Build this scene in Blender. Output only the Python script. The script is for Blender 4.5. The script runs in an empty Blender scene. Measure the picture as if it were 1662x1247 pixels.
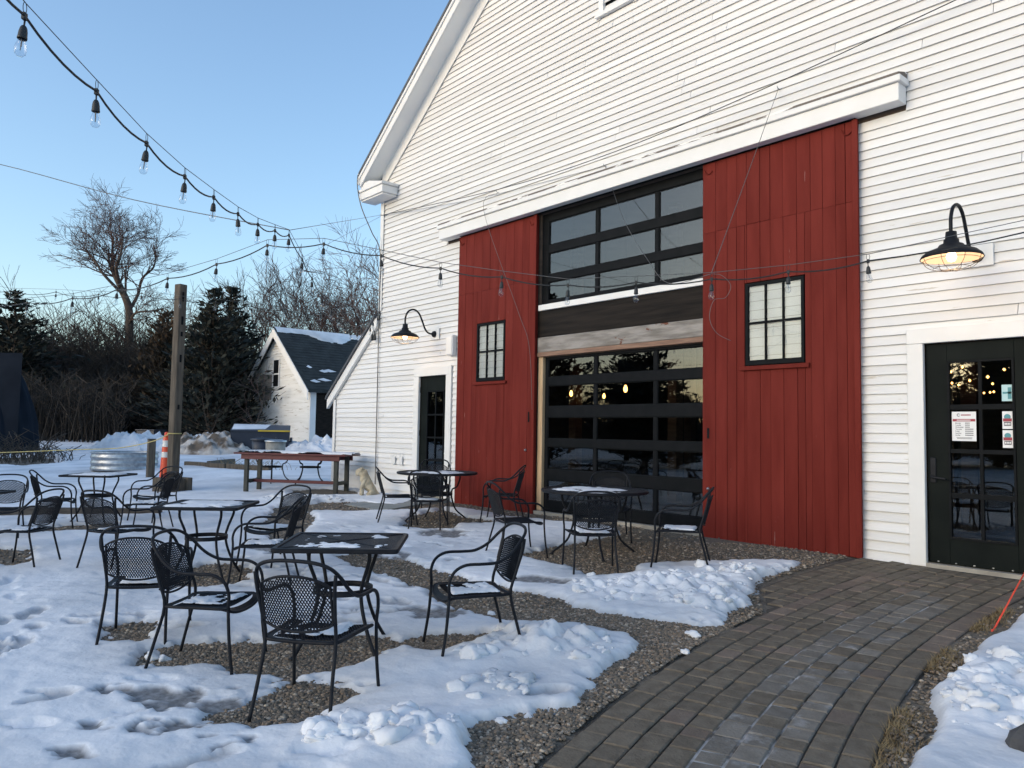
import bpy, math, random
import numpy as np
from mathutils import Vector, Matrix
R_ = math.radians
S = bpy.context.scene
col = S.collection

# ------------------------------------------------------------------ camera
cam_d = bpy.data.cameras.new("camera"); cam = bpy.data.objects.new("camera", cam_d); col.objects.link(cam)
S.camera = cam
cam_d.sensor_fit = 'HORIZONTAL'; cam_d.sensor_width = 36.0; cam_d.lens = 36.0 * 1250 / 1662
cam_d.clip_start = 0.05; cam_d.clip_end = 3000
yaw, pitch, roll = R_(-49.2568), R_(3.5643), R_(0.9478)
f = Vector((math.sin(yaw) * math.cos(pitch), math.cos(yaw) * math.cos(pitch), math.sin(pitch)))
r = Vector((math.cos(yaw), -math.sin(yaw), 0)); u = r.cross(f)
r2 = r * math.cos(roll) + u * math.sin(roll); u2 = -r * math.sin(roll) + u * math.cos(roll)
m = Matrix((r2, u2, -f)).transposed().to_4x4(); m.translation = (0, -8.2, 1.55)
cam.matrix_world = m
S.render.resolution_x, S.render.resolution_y = 1024, 768

# ------------------------------------------------------------------ world, sun, exposure
SUN_AZ, SUN_EL = R_(188), R_(15)          # low sun behind the viewer
w = bpy.data.worlds.new("World"); S.world = w; w.use_nodes = True
nt = w.node_tree; nt.nodes.clear()
sky = nt.nodes.new('ShaderNodeTexSky'); sky.sky_type = 'NISHITA'; sky.sun_disc = False
sky.sun_elevation = SUN_EL; sky.sun_rotation = SUN_AZ; sky.air_density = 1.15; sky.dust_density = 1.7; sky.ozone_density = 2.7
bg = nt.nodes.new('ShaderNodeBackground'); bg.inputs[1].default_value = 0.15
wo = nt.nodes.new('ShaderNodeOutputWorld')
nt.links.new(sky.outputs[0], bg.inputs[0]); nt.links.new(bg.outputs[0], wo.inputs[0])
sl = bpy.data.lights.new("sun", 'SUN'); sl.energy = 0.1; sl.angle = R_(40); sl.color = (1.0, 0.92, 0.84)
sun = bpy.data.objects.new("sun", sl); col.objects.link(sun)
sd = Vector((math.sin(SUN_AZ) * math.cos(R_(16)), math.cos(SUN_AZ) * math.cos(R_(16)), math.sin(R_(16))))
sun.rotation_euler = sd.to_track_quat('Z', 'Y').to_euler()
S.view_settings.view_transform = 'Standard'; S.view_settings.look = 'None'
S.view_settings.exposure = 1.14; S.view_settings.gamma = 1.0; S.view_settings.use_curve_mapping = False
S.cycles.max_bounces = 8; S.cycles.transparent_max_bounces = 16

# ------------------------------------------------------------------ helpers
rng = random.Random(7); nr = np.random.default_rng(7)

class MB:
    def __init__(s): s.v = []; s.f = []
    def add(s, vs, fs):
        o = len(s.v); s.v += [tuple(p) for p in vs]; s.f += [tuple(i + o for i in q) for q in fs]; return s
    def box(s, x0, x1, y0, y1, z0, z1):
        return s.add([(x0, y0, z0), (x1, y0, z0), (x1, y1, z0), (x0, y1, z0), (x0, y0, z1), (x1, y0, z1), (x1, y1, z1), (x0, y1, z1)],
                     [(0, 3, 2, 1), (4, 5, 6, 7), (0, 1, 5, 4), (1, 2, 6, 5), (2, 3, 7, 6), (3, 0, 4, 7)])
    def bbox(s, x0, x1, y0, y1, z0, z1, b=0.004):
        """box with chamfered vertical+horizontal edges (24 verts)"""
        vs = []; idx = {}
        for ix, x in enumerate((x0, x1)):
            for iy, y in enumerate((y0, y1)):
                for iz, z in enumerate((z0, z1)):
                    sx, sy, sz = 1 - 2 * ix, 1 - 2 * iy, 1 - 2 * iz
                    for k in range(3):
                        p = [x + sx * b * (k != 0), y + sy * b * (k != 1), z + sz * b * (k != 2)]
                        idx[(ix, iy, iz, k)] = len(vs); vs.append(p)
        F = []
        g = lambda a, b_, c, k: idx[(a, b_, c, k)]
        for i in (0, 1):
            q = [g(i, 0, 0, 0), g(i, 1, 0, 0), g(i, 1, 1, 0), g(i, 0, 1, 0)]; F.append(q if i else q[::-1])
            q = [g(0, i, 0, 1), g(0, i, 1, 1), g(1, i, 1, 1), g(1, i, 0, 1)]; F.append(q if i else q[::-1])
            q = [g(0, 0, i, 2), g(1, 0, i, 2), g(1, 1, i, 2), g(0, 1, i, 2)]; F.append(q if i else q[::-1])
        for a in (0, 1):
            for c in (0, 1):
                F.append([g(a, c, 0, 0), g(a, c, 1, 0), g(a, c, 1, 1), g(a, c, 0, 1)])
                F.append([g(a, 0, c, 0), g(a, 1, c, 0), g(a, 1, c, 2), g(a, 0, c, 2)])
                F.append([g(0, a, c, 1), g(1, a, c, 1), g(1, a, c, 2), g(0, a, c, 2)])
                for e in (0, 1): F.append([g(a, c, e, 0), g(a, c, e, 1), g(a, c, e, 2)])
        return s.add(vs, F)
    def tube(s, pts, rad, n=6, close=False, cap=True):
        pts = [Vector(p) for p in pts]; N = len(pts)
        if not hasattr(rad, '__len__'): rad = [rad] * N
        T = []
        for i in range(N):
            a = pts[(i - 1) % N] if close else pts[max(i - 1, 0)]; b = pts[(i + 1) % N] if close else pts[min(i + 1, N - 1)]
            t = (b - a); T.append(t.normalized() if t.length > 1e-9 else Vector((0, 0, 1)))
        ref = Vector((0, 0, 1)) if abs(T[0].z) < 0.9 else Vector((1, 0, 0))
        nrm = T[0].cross(ref).normalized(); vs = []
        for i in range(N):
            nrm = (nrm - T[i] * nrm.dot(T[i])); nrm = nrm.normalized() if nrm.length > 1e-6 else T[i].orthogonal().normalized()
            bn = T[i].cross(nrm)
            for k in range(n):
                a = 2 * math.pi * k / n; vs.append(pts[i] + (nrm * math.cos(a) + bn * math.sin(a)) * rad[i])
        fs = []
        for i in range(N if close else N - 1):
            j = (i + 1) % N
            for k in range(n): fs.append((i * n + k, i * n + (k + 1) % n, j * n + (k + 1) % n, j * n + k))
        if cap and not close: fs.append(tuple(range(n))[::-1]); fs.append(tuple((N - 1) * n + k for k in range(n)))
        return s.add(vs, fs)
    def lathe(s, prof, n=16, c=(0, 0, 0)):
        vs = [(c[0] + rr * math.cos(2 * math.pi * k / n), c[1] + rr * math.sin(2 * math.pi * k / n), c[2] + z) for rr, z in prof for k in range(n)]
        fs = [(i * n + k, i * n + (k + 1) % n, (i + 1) * n + (k + 1) % n, (i + 1) * n + k) for i in range(len(prof) - 1) for k in range(n)]
        return s.add(vs, fs)
    def prism(s, poly, y0, y1):
        """polygon in xz extruded along y"""
        n = len(poly); vs = [(x, y0, z) for x, z in poly] + [(x, y1, z) for x, z in poly]
        return s.add(vs, [tuple(range(n)), tuple(range(n, 2 * n))[::-1]] + [(i, i + n, (i + 1) % n + n, (i + 1) % n) for i in range(n)])
    def mesh(s, name, smooth=False):
        me = bpy.data.meshes.new(name); me.from_pydata(s.v, [], s.f); me.update()
        if smooth: me.polygons.foreach_set('use_smooth', [True] * len(me.polygons))
        return me
    def build(s, name, mat, parent=None, smooth=False):
        return link(name, s.mesh(name, smooth), mat, parent)

def link(name, me, mat=None, parent=None):
    o = bpy.data.objects.new(name, me); col.objects.link(o)
    if mat is not None and not me.materials: me.materials.append(mat)
    if parent: o.parent = parent
    return o
def empty(name, loc=(0, 0, 0), rz=0, parent=None):
    o = bpy.data.objects.new(name, None); col.objects.link(o); o.location = loc; o.rotation_euler = (0, 0, rz); o.empty_display_size = 0.1
    if parent: o.parent = parent
    return o
def tag(o, label, cat, group=None, kind=None):
    if label: o['label'] = label
    if cat: o['category'] = cat
    if group: o['group'] = group
    if kind: o['kind'] = kind
    return o
def copy_tree(o, parent=None):
    c = o.copy(); col.objects.link(c); c.parent = parent
    for ch in list(o.children): copy_tree(ch, c)
    return c
def np_mesh(name, V, Fq, smooth=True):
    me = bpy.data.meshes.new(name); V = np.asarray(V, dtype=np.float32); Fq = np.asarray(Fq, dtype=np.int32); k = Fq.shape[1]
    me.vertices.add(len(V)); me.vertices.foreach_set('co', V.ravel())
    me.loops.add(Fq.size); me.loops.foreach_set('vertex_index', Fq.ravel())
    me.polygons.add(len(Fq)); me.polygons.foreach_set('loop_start', np.arange(len(Fq), dtype=np.int32) * k)
    me.polygons.foreach_set('use_smooth', np.full(len(Fq), smooth)); me.update(calc_edges=True); me.validate()
    return me
def smooth_path(P, k=6, close=False):
    P = [Vector(p) for p in P]; n = len(P); out = []
    for i in range(n if close else n - 1):
        g = (lambda j: P[j % n]) if close else (lambda j: P[min(max(j, 0), n - 1)])
        a, b, c, d = g(i - 1), g(i), g(i + 1), g(i + 2)
        for q in range(k):
            t = q / k
            out.append(0.5 * ((2 * b) + (c - a) * t + (2 * a - 5 * b + 4 * c - d) * t * t + (3 * b - a - 3 * c + d) * t ** 3))
    if not close: out.append(P[-1])
    return out

def _hash(ix, iy, seed):
    h = (ix.astype(np.int64) * 374761393 + iy.astype(np.int64) * 668265263 + seed * 1442695041) & 0xffffffff
    h = ((h ^ (h >> 13)) * 1274126177) & 0xffffffff
    return ((h ^ (h >> 16)) & 0xffff) / 65535.0
def vnoise(x, y, seed=0):
    x = np.asarray(x, float); y = np.asarray(y, float); ix = np.floor(x); iy = np.floor(y); fx = x - ix; fy = y - iy
    fx = fx * fx * (3 - 2 * fx); fy = fy * fy * (3 - 2 * fy)
    a = _hash(ix, iy, seed); b = _hash(ix + 1, iy, seed); c = _hash(ix, iy + 1, seed); d = _hash(ix + 1, iy + 1, seed)
    return (a * (1 - fx) + b * fx) * (1 - fy) + (c * (1 - fx) + d * fx) * fy
def fbm(x, y, seed=0, o=4):
    t = 0; a = 0.5; s = 0
    for i in range(o): t = t + a * vnoise(x * 2 ** i, y * 2 ** i, seed + i); s += a; a *= 0.5
    return t / s            # 0..1
def gz(x, y):
    x = np.asarray(x, float); y = np.asarray(y, float); s = np.clip((y + 2.5) / 2.5, 0, 1)
    d = np.hypot(x, y + 8.2)
    return 0.03 * (np.clip(y, -16, 0) + 8.2) + 0.05 * s * s * (3 - 2 * s) + 0.016 * np.clip(d - 42, 0, 80) * np.clip((-x - 20) / 20, 0, 1)
def G(x, y): return float(gz(x, y))

# ------------------------------------------------------------------ materials
def mat(name, c1, c2=None, scale=8.0, rough=0.6, metal=0.0, bump=0.0, bscale=None, detail=4.0, stretch=None, rnd=0.0, coords='Object', spec=0.5, lo=0.35, hi=0.65):
    mt = bpy.data.materials.new(name); mt.use_nodes = True; t = mt.node_tree; b = t.nodes['Principled BSDF']; L = t.links.new
    b.inputs['Roughness'].default_value = rough; b.inputs['Metallic'].default_value = metal; b.inputs['Specular IOR Level'].default_value = spec
    c1 = (*c1, 1)
    if c2 is None and bump == 0 and rnd == 0: b.inputs['Base Color'].default_value = c1; return mt
    tc = t.nodes.new('ShaderNodeTexCoord'); vec = tc.outputs[coords]
    oi = t.nodes.new('ShaderNodeObjectInfo')
    ad = t.nodes.new('ShaderNodeVectorMath'); ad.operation = 'ADD'; sc = t.nodes.new('ShaderNodeVectorMath'); sc.operation = 'SCALE'
    sc.inputs[3].default_value = 37.0; cx = t.nodes.new('ShaderNodeCombineXYZ')
    for i in range(3): L(oi.outputs['Random'], cx.inputs[i])
    L(cx.outputs[0], sc.inputs[0]); L(vec, ad.inputs[0]); L(sc.outputs[0], ad.inputs[1]); vec = ad.outputs[0]
    if stretch:
        mp = t.nodes.new('ShaderNodeMapping'); mp.inputs['Scale'].default_value = stretch; L(vec, mp.inputs[0]); vec = mp.outputs[0]
    nz = t.nodes.new('ShaderNodeTexNoise'); nz.inputs['Scale'].default_value = scale; nz.inputs['Detail'].default_value = detail; L(vec, nz.inputs['Vector'])
    cr = t.nodes.new('ShaderNodeValToRGB'); cr.color_ramp.elements[0].position = lo; cr.color_ramp.elements[1].position = hi
    cr.color_ramp.elements[0].color = c1; cr.color_ramp.elements[1].color = (*(c2 or c1[:3]), 1); L(nz.outputs[0], cr.inputs[0])
    out = cr.outputs[0]
    if rnd:
        hs = t.nodes.new('ShaderNodeHueSaturation'); mr = t.nodes.new('ShaderNodeMapRange'); mr.inputs[3].default_value = 1 - rnd; mr.inputs[4].default_value = 1 + rnd
        L(oi.outputs['Random'], mr.inputs[0]); L(mr.outputs[0], hs.inputs['Value']); L(out, hs.inputs['Color']); out = hs.outputs[0]
    L(out, b.inputs['Base Color'])
    if bump:
        n2 = t.nodes.new('ShaderNodeTexNoise'); n2.inputs['Scale'].default_value = bscale or scale * 3; n2.inputs['Detail'].default_value = 5; L(vec, n2.inputs['Vector'])
        bp = t.nodes.new('ShaderNodeBump'); bp.inputs['Strength'].default_value = bump; bp.inputs['Distance'].default_value = 0.02; L(n2.outputs[0], bp.inputs['Height']); L(bp.outputs[0], b.inputs['Normal'])
    return mt
def add_chips(mt, colr, scale, thr, stretch=(1, 1, 1), wid=0.03):
    """second colour in noise islands on top of the base colour: worn paint"""
    t = mt.node_tree; L = t.links.new; b = t.nodes['Principled BSDF']; src = b.inputs['Base Color'].links[0].from_socket
    tc = t.nodes.new('ShaderNodeTexCoord'); mp = t.nodes.new('ShaderNodeMapping'); mp.inputs['Scale'].default_value = stretch
    oi = t.nodes.new('ShaderNodeObjectInfo'); sc = t.nodes.new('ShaderNodeMath'); sc.operation = 'MULTIPLY'; sc.inputs[1].default_value = 53.0; L(oi.outputs['Random'], sc.inputs[0])
    av = t.nodes.new('ShaderNodeVectorMath'); av.operation = 'ADD'; L(tc.outputs['Object'], av.inputs[0]); L(sc.outputs[0], av.inputs[1]); L(av.outputs[0], mp.inputs[0])
    nz = t.nodes.new('ShaderNodeTexNoise'); nz.inputs['Scale'].default_value = scale; nz.inputs['Detail'].default_value = 6; nz.inputs['Roughness'].default_value = 0.65; L(mp.outputs[0], nz.inputs['Vector'])
    cr = t.nodes.new('ShaderNodeValToRGB'); cr.color_ramp.elements[0].position = thr; cr.color_ramp.elements[1].position = thr + wid; L(nz.outputs[0], cr.inputs[0])
    mx = t.nodes.new('ShaderNodeMix'); mx.data_type = 'RGBA'; L(cr.outputs[0], mx.inputs[0]); L(src, mx.inputs[6]); mx.inputs[7].default_value = (*colr, 1); L(mx.outputs[2], b.inputs['Base Color'])
    return mt
def schlick(t, r0):
    lw = t.nodes.new('ShaderNodeLayerWeight'); pw = t.nodes.new('ShaderNodeMath'); pw.operation = 'POWER'; pw.inputs[1].default_value = 4.0
    ma = t.nodes.new('ShaderNodeMath'); ma.operation = 'MULTIPLY_ADD'; ma.inputs[1].default_value = 1 - r0; ma.inputs[2].default_value = r0
    lw.inputs[0].default_value = 0.5; t.links.new(lw.outputs['Facing'], pw.inputs[0]); t.links.new(pw.outputs[0], ma.inputs[0]); return ma
def glass_mat(name, ior=0.1, tint=(0.75, 0.8, 0.8)):
    mt = bpy.data.materials.new(name); mt.use_nodes = True; t = mt.node_tree; t.nodes.clear(); L = t.links.new
    o = t.nodes.new('ShaderNodeOutputMaterial'); mx = t.nodes.new('ShaderNodeMixShader'); fr = schlick(t, ior)
    tr = t.nodes.new('ShaderNodeBsdfTransparent'); tr.inputs[0].default_value = (*tint, 1); gl = t.nodes.new('ShaderNodeBsdfGlossy'); gl.inputs['Roughness'].default_value = 0.004
    tc = t.nodes.new('ShaderNodeTexCoord'); nz = t.nodes.new('ShaderNodeTexNoise'); nz.inputs['Scale'].default_value = 1.1; nz.inputs['Detail'].default_value = 1; L(tc.outputs['Object'], nz.inputs['Vector'])
    bp = t.nodes.new('ShaderNodeBump'); bp.inputs['Strength'].default_value = 0.05; bp.inputs['Distance'].default_value = 0.02; L(nz.outputs[0], bp.inputs['Height']); L(bp.outputs[0], gl.inputs['Normal'])
    L(fr.outputs[0], mx.inputs[0]); L(tr.outputs[0], mx.inputs[1]); L(gl.outputs[0], mx.inputs[2]); L(mx.outputs[0], o.inputs[0])
    return mt
def emit_mat(name, c, s):
    mt = bpy.data.materials.new(name); mt.use_nodes = True; b = mt.node_tree.nodes['Principled BSDF']
    b.inputs['Base Color'].default_value = (*c, 1); b.inputs['Emission Color'].default_value = (*c, 1); b.inputs['Emission Strength'].default_value = s
    return mt

M = {}
M['clap'] = mat('white_clapboard_paint', (0.70, 0.70, 0.70), (0.655, 0.652, 0.645), 1.3, 0.55, bump=0.12, bscale=30, rnd=0.05, stretch=(0.5, 1, 4), spec=0.3)
add_chips(M['clap'], (0.50, 0.46, 0.40), 2.2, 0.665, (0.8, 1, 9))
M['trim'] = mat('white_trim_paint', (0.71, 0.71, 0.705), (0.675, 0.672, 0.66), 3, 0.5, bump=0.05, bscale=25)
M['worn_trim'] = add_chips(mat('worn_white_trim', (0.80, 0.79, 0.76), (0.74, 0.72, 0.69), 3, 0.6, bump=0.08, bscale=20), (0.12, 0.10, 0.085), 1.6, 0.46, (0.9, 1, 7))
M['soffit'] = mat('grey_soffit_paint', (0.78, 0.78, 0.76), (0.74, 0.74, 0.73), 2, 0.6)
M['red'] = mat('barn_red_paint', (0.118, 0.017, 0.0125), (0.145, 0.022, 0.0165), 2.2, 0.6, bump=0.15, bscale=22, rnd=0.05, stretch=(3, 1, 0.6), spec=0.06)
M['red_plank'] = add_chips(mat('worn_barn_red_paint', (0.116, 0.0165, 0.0125), (0.148, 0.0235, 0.018), 2.2, 0.62, bump=0.2, bscale=20, rnd=0.055, stretch=(3, 1, 0.5), spec=0.06), (0.30, 0.18, 0.155), 2.6, 0.70, (11, 1, 0.6), 0.02)
M['dark'] = mat('black_metal_paint', (0.006, 0.0075, 0.009), (0.009, 0.010, 0.012), 6, 0.5, spec=0.05)
M['door_dark'] = mat('dark_green_black_door_paint', (0.006, 0.0085, 0.0085), (0.009, 0.012, 0.0115), 3, 0.5, bump=0.03, bscale=20, spec=0.05)
M['iron'] = mat('charcoal_wrought_iron', (0.009, 0.010, 0.014), (0.015, 0.017, 0.021), 12, 0.5, bump=0.06, bscale=90, spec=0.14)
M['glass'] = glass_mat('window_glass', 0.065, (0.70, 0.75, 0.76))
M['glass_old'] = glass_mat('old_window_glass', 0.03, (0.92, 0.93, 0.92))
M['beam_dark'] = mat('charred_beam_wood', (0.007, 0.006, 0.0055), (0.019, 0.015, 0.0125), 3, 0.6, bump=0.25, stretch=(0.4, 1, 5), spec=0.1)
M['beam_grey'] = add_chips(mat('weathered_grey_timber', (0.17, 0.155, 0.14), (0.30, 0.28, 0.26), 4, 0.8, bump=0.5, stretch=(0.7, 1, 4), spec=0.2), (0.13, 0.05, 0.03), 4, 0.62, (1, 1, 2))
M['copper'] = mat('brown_stained_board', (0.16, 0.085, 0.055), (0.24, 0.14, 0.09), 6, 0.6, bump=0.2, stretch=(0.4, 1, 5))
M['raw_wood'] = mat('raw_pine_board', (0.42, 0.29, 0.17), (0.50, 0.36, 0.22), 5, 0.7, stretch=(4, 1, 0.5))
M['shade_white'] = mat('white_roller_shade', (0.58, 0.60, 0.61), (0.50, 0.52, 0.53), 3, 0.8)
M['roof'] = mat('slate_grey_roofing', (0.055, 0.06, 0.07), (0.08, 0.085, 0.095), 8, 0.7)
M['shingle'] = mat('dark_green_shingles', (0.010, 0.014, 0.015), (0.024, 0.030, 0.031), 1.6, 0.85, bump=0.4, bscale=9)
M['concrete'] = mat('worn_concrete', (0.33, 0.31, 0.27), (0.24, 0.22, 0.19), 5, 0.85, bump=0.3)
M['slab'] = mat('grey_green_ramp_board', (0.20, 0.215, 0.205), (0.25, 0.26, 0.25), 3, 0.7)
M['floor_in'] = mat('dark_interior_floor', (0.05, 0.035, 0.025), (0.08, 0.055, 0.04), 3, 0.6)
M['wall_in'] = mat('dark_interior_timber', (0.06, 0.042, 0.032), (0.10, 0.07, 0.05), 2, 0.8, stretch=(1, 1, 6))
M['bulb_lit'] = emit_mat('lit_filament_bulb', (1.0, 0.42, 0.10), 7)
M['lamp_lit'] = emit_mat('lit_lamp_bulb', (1.0, 0.74, 0.48), 3.5)
M['shade_in'] = mat('lamp_shade_white_enamel', (0.60, 0.50, 0.42))
M['rubber'] = mat('black_rubber_cord', (0.012, 0.014, 0.015), None, rough=0.55)
M['wire'] = mat('steel_wire', (0.12, 0.12, 0.12), None, rough=0.5, metal=0.4)
M['wirecage'] = mat('lamp_cage_wire', (0.10, 0.085, 0.07), None, rough=0.5, metal=0.5)
bg_ = bpy.data.materials.new('clear_bulb_glass'); bg_.use_nodes = True; t_ = bg_.node_tree; t_.nodes.clear()
_o = t_.nodes.new('ShaderNodeOutputMaterial'); _m = t_.nodes.new('ShaderNodeMixShader'); _f = schlick(t_, 0.05)
_t = t_.nodes.new('ShaderNodeBsdfTransparent'); _t.inputs[0].default_value = (0.90, 0.92, 0.94, 1); _g = t_.nodes.new('ShaderNodeBsdfGlossy'); _g.inputs['Roughness'].default_value = 0.05
t_.links.new(_f.outputs[0], _m.inputs[0]); t_.links.new(_t.outputs[0], _m.inputs[1]); t_.links.new(_g.outputs[0], _m.inputs[2]); t_.links.new(_m.outputs[0], _o.inputs[0])
M['bulb'] = bg_
M['post'] = mat('weathered_post_wood', (0.058, 0.046, 0.034), (0.11, 0.09, 0.068), 4, 0.85, bump=0.5, stretch=(6, 6, 0.5))
M['timber'] = mat('dark_landscape_timber', (0.045, 0.04, 0.036), (0.09, 0.08, 0.07), 4, 0.85, bump=0.4, stretch=(1, 5, 5))
M['orange'] = mat('orange_cone_plastic', (0.72, 0.085, 0.028), (0.62, 0.07, 0.025), 3, 0.45)
M['white_pl'] = mat('white_reflective_band', (0.70, 0.70, 0.68), (0.55, 0.55, 0.54), 10, 0.4)
M['galv'] = mat('galvanized_steel', (0.30, 0.32, 0.34), (0.44, 0.46, 0.48), 9, 0.38, metal=0.85, bump=0.05)
M['navy'] = mat('dark_blue_steel', (0.016, 0.022, 0.038), (0.024, 0.03, 0.046), 4, 0.5)
M['yellow'] = mat('yellow_lid_edge', (0.62, 0.42, 0.03), (0.5, 0.33, 0.03), 3, 0.5)
M['tarp'] = mat('dark_grey_blue_tarp', (0.008, 0.012, 0.019), (0.013, 0.018, 0.027), 1.2, 0.7, bump=0.3, bscale=2.0, spec=0.04)
M['rope'] = mat('yellow_nylon_rope', (0.52, 0.42, 0.16), (0.44, 0.35, 0.12), 20, 0.7)
M['table_red'] = mat('dark_red_table_paint', (0.07, 0.008, 0.012), (0.095, 0.012, 0.016), 5, 0.5, bump=0.1)
M['table_leg'] = mat('dark_green_black_leg_paint', (0.012, 0.016, 0.014), (0.03, 0.035, 0.03), 5, 0.6)
M['stone_pale'] = mat('pale_cast_stone', (0.52, 0.46, 0.34), (0.36, 0.30, 0.21), 9, 0.9, bump=0.6, bscale=25)
M['rock'] = mat('dark_rock', (0.035, 0.037, 0.042), (0.09, 0.09, 0.095), 6, 0.8, bump=0.6, bscale=14)
M['stake'] = mat('orange_fibreglass', (0.75, 0.07, 0.03), None, rough=0.4)
M['paper'] = mat('white_paper', (0.74, 0.74, 0.74), None, rough=0.8)
M['ink'] = mat('dark_ink', (0.06, 0.06, 0.07), None, rough=0.8)
M['ink_red'] = mat('dark_red_ink', (0.32, 0.05, 0.07), None, rough=0.8)
M['ink_teal'] = mat('teal_ink', (0.10, 0.27, 0.30), None, rough=0.8)
M['paper_teal'] = mat('pale_teal_paper', (0.42, 0.60, 0.62), None, rough=0.8)
M['bark'] = mat('grey_brown_bark', (0.045, 0.034, 0.028), (0.085, 0.066, 0.055), 6, 0.9)
M['twig'] = mat('reddish_twigs', (0.075, 0.045, 0.042), (0.105, 0.066, 0.058), 2, 0.9)
M['brush'] = mat('dry_brush_stems', (0.024, 0.019, 0.015), (0.05, 0.04, 0.031), 0.8, 0.9)
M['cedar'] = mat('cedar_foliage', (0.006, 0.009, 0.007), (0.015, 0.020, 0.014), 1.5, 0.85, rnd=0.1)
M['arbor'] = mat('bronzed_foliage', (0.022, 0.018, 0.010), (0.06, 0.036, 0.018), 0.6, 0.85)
M['grass'] = mat('dead_grass', (0.17, 0.115, 0.055), (0.27, 0.20, 0.10), 8, 0.9)
M['pebble'] = mat('gravel_pebbles', (0.065, 0.055, 0.045), (0.24, 0.20, 0.155), 38, 0.75, detail=2, lo=0.3, hi=0.72)
M['soil'] = mat('grit_and_soil', (0.085, 0.072, 0.056), (0.17, 0.143, 0.11), 40, 0.9, bump=0.6, bscale=120)
M['dirty_snow'] = mat('dirty_snow', (0.50, 0.47, 0.44), (0.13, 0.10, 0.075), 1.6, 0.9, bump=0.4, lo=0.42, hi=0.60)
M['red_barrel'] = mat('rust_red_paint', (0.14, 0.03, 0.018), (0.09, 0.03, 0.02), 4, 0.7)

def snow_mat():
    mt = bpy.data.materials.new('snow'); mt.use_nodes = True; t = mt.node_tree; L = t.links.new; b = t.nodes['Principled BSDF']
    b.inputs['Roughness'].default_value = 0.75; b.inputs['Specular IOR Level'].default_value = 0.25
    tc = t.nodes.new('ShaderNodeTexCoord')
    n1 = t.nodes.new('ShaderNodeTexNoise'); n1.inputs['Scale'].default_value = 0.9; n1.inputs['Detail'].default_value = 6; L(tc.outputs['Object'], n1.inputs['Vector'])
    c1 = t.nodes.new('ShaderNodeValToRGB'); c1.color_ramp.elements[0].position = 0.3; c1.color_ramp.elements[0].color = (0.50, 0.525, 0.56, 1); c1.color_ramp.elements[1].position = 0.6; c1.color_ramp.elements[1].color = (0.74, 0.755, 0.785, 1); L(n1.outputs[0], c1.inputs[0])
    at = t.nodes.new('ShaderNodeAttribute'); at.attribute_name = 'slush'
    n3 = t.nodes.new('ShaderNodeTexNoise'); n3.inputs['Scale'].default_value = 26; n3.inputs['Detail'].default_value = 4; L(tc.outputs['Object'], n3.inputs['Vector'])
    c3 = t.nodes.new('ShaderNodeValToRGB'); c3.color_ramp.elements[0].position = 0.3; c3.color_ramp.elements[0].color = (0.10, 0.098, 0.096, 1); c3.color_ramp.elements[1].position = 0.7; c3.color_ramp.elements[1].color = (0.27, 0.27, 0.28, 1); L(n3.outputs[0], c3.inputs[0])
    mx = t.nodes.new('ShaderNodeMix'); mx.data_type = 'RGBA'; L(at.outputs['Fac'], mx.inputs[0]); L(c1.outputs[0], mx.inputs[6]); L(c3.outputs[0], mx.inputs[7]); L(mx.outputs[2], b.inputs['Base Color'])
    n2 = t.nodes.new('ShaderNodeTexNoise'); n2.inputs['Scale'].default_value = 34; n2.inputs['Detail'].default_value = 5; L(tc.outputs['Object'], n2.inputs['Vector'])
    n4 = t.nodes.new('ShaderNodeTexNoise'); n4.inputs['Scale'].default_value = 6; n4.inputs['Detail'].default_value = 3; L(tc.outputs['Object'], n4.inputs['Vector'])
    ma = t.nodes.new('ShaderNodeMath'); ma.operation = 'MULTIPLY_ADD'; ma.inputs[1].default_value = 0.25; L(n2.outputs[0], ma.inputs[0]); L(n4.outputs[0], ma.inputs[2])
    bp = t.nodes.new('ShaderNodeBump'); bp.inputs['Strength'].default_value = 0.45; bp.inputs['Distance'].default_value = 0.03; L(ma.outputs[0], bp.inputs['Height']); L(bp.outputs[0], b.inputs['Normal'])
    return mt
M['snow'] = snow_mat()

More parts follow.
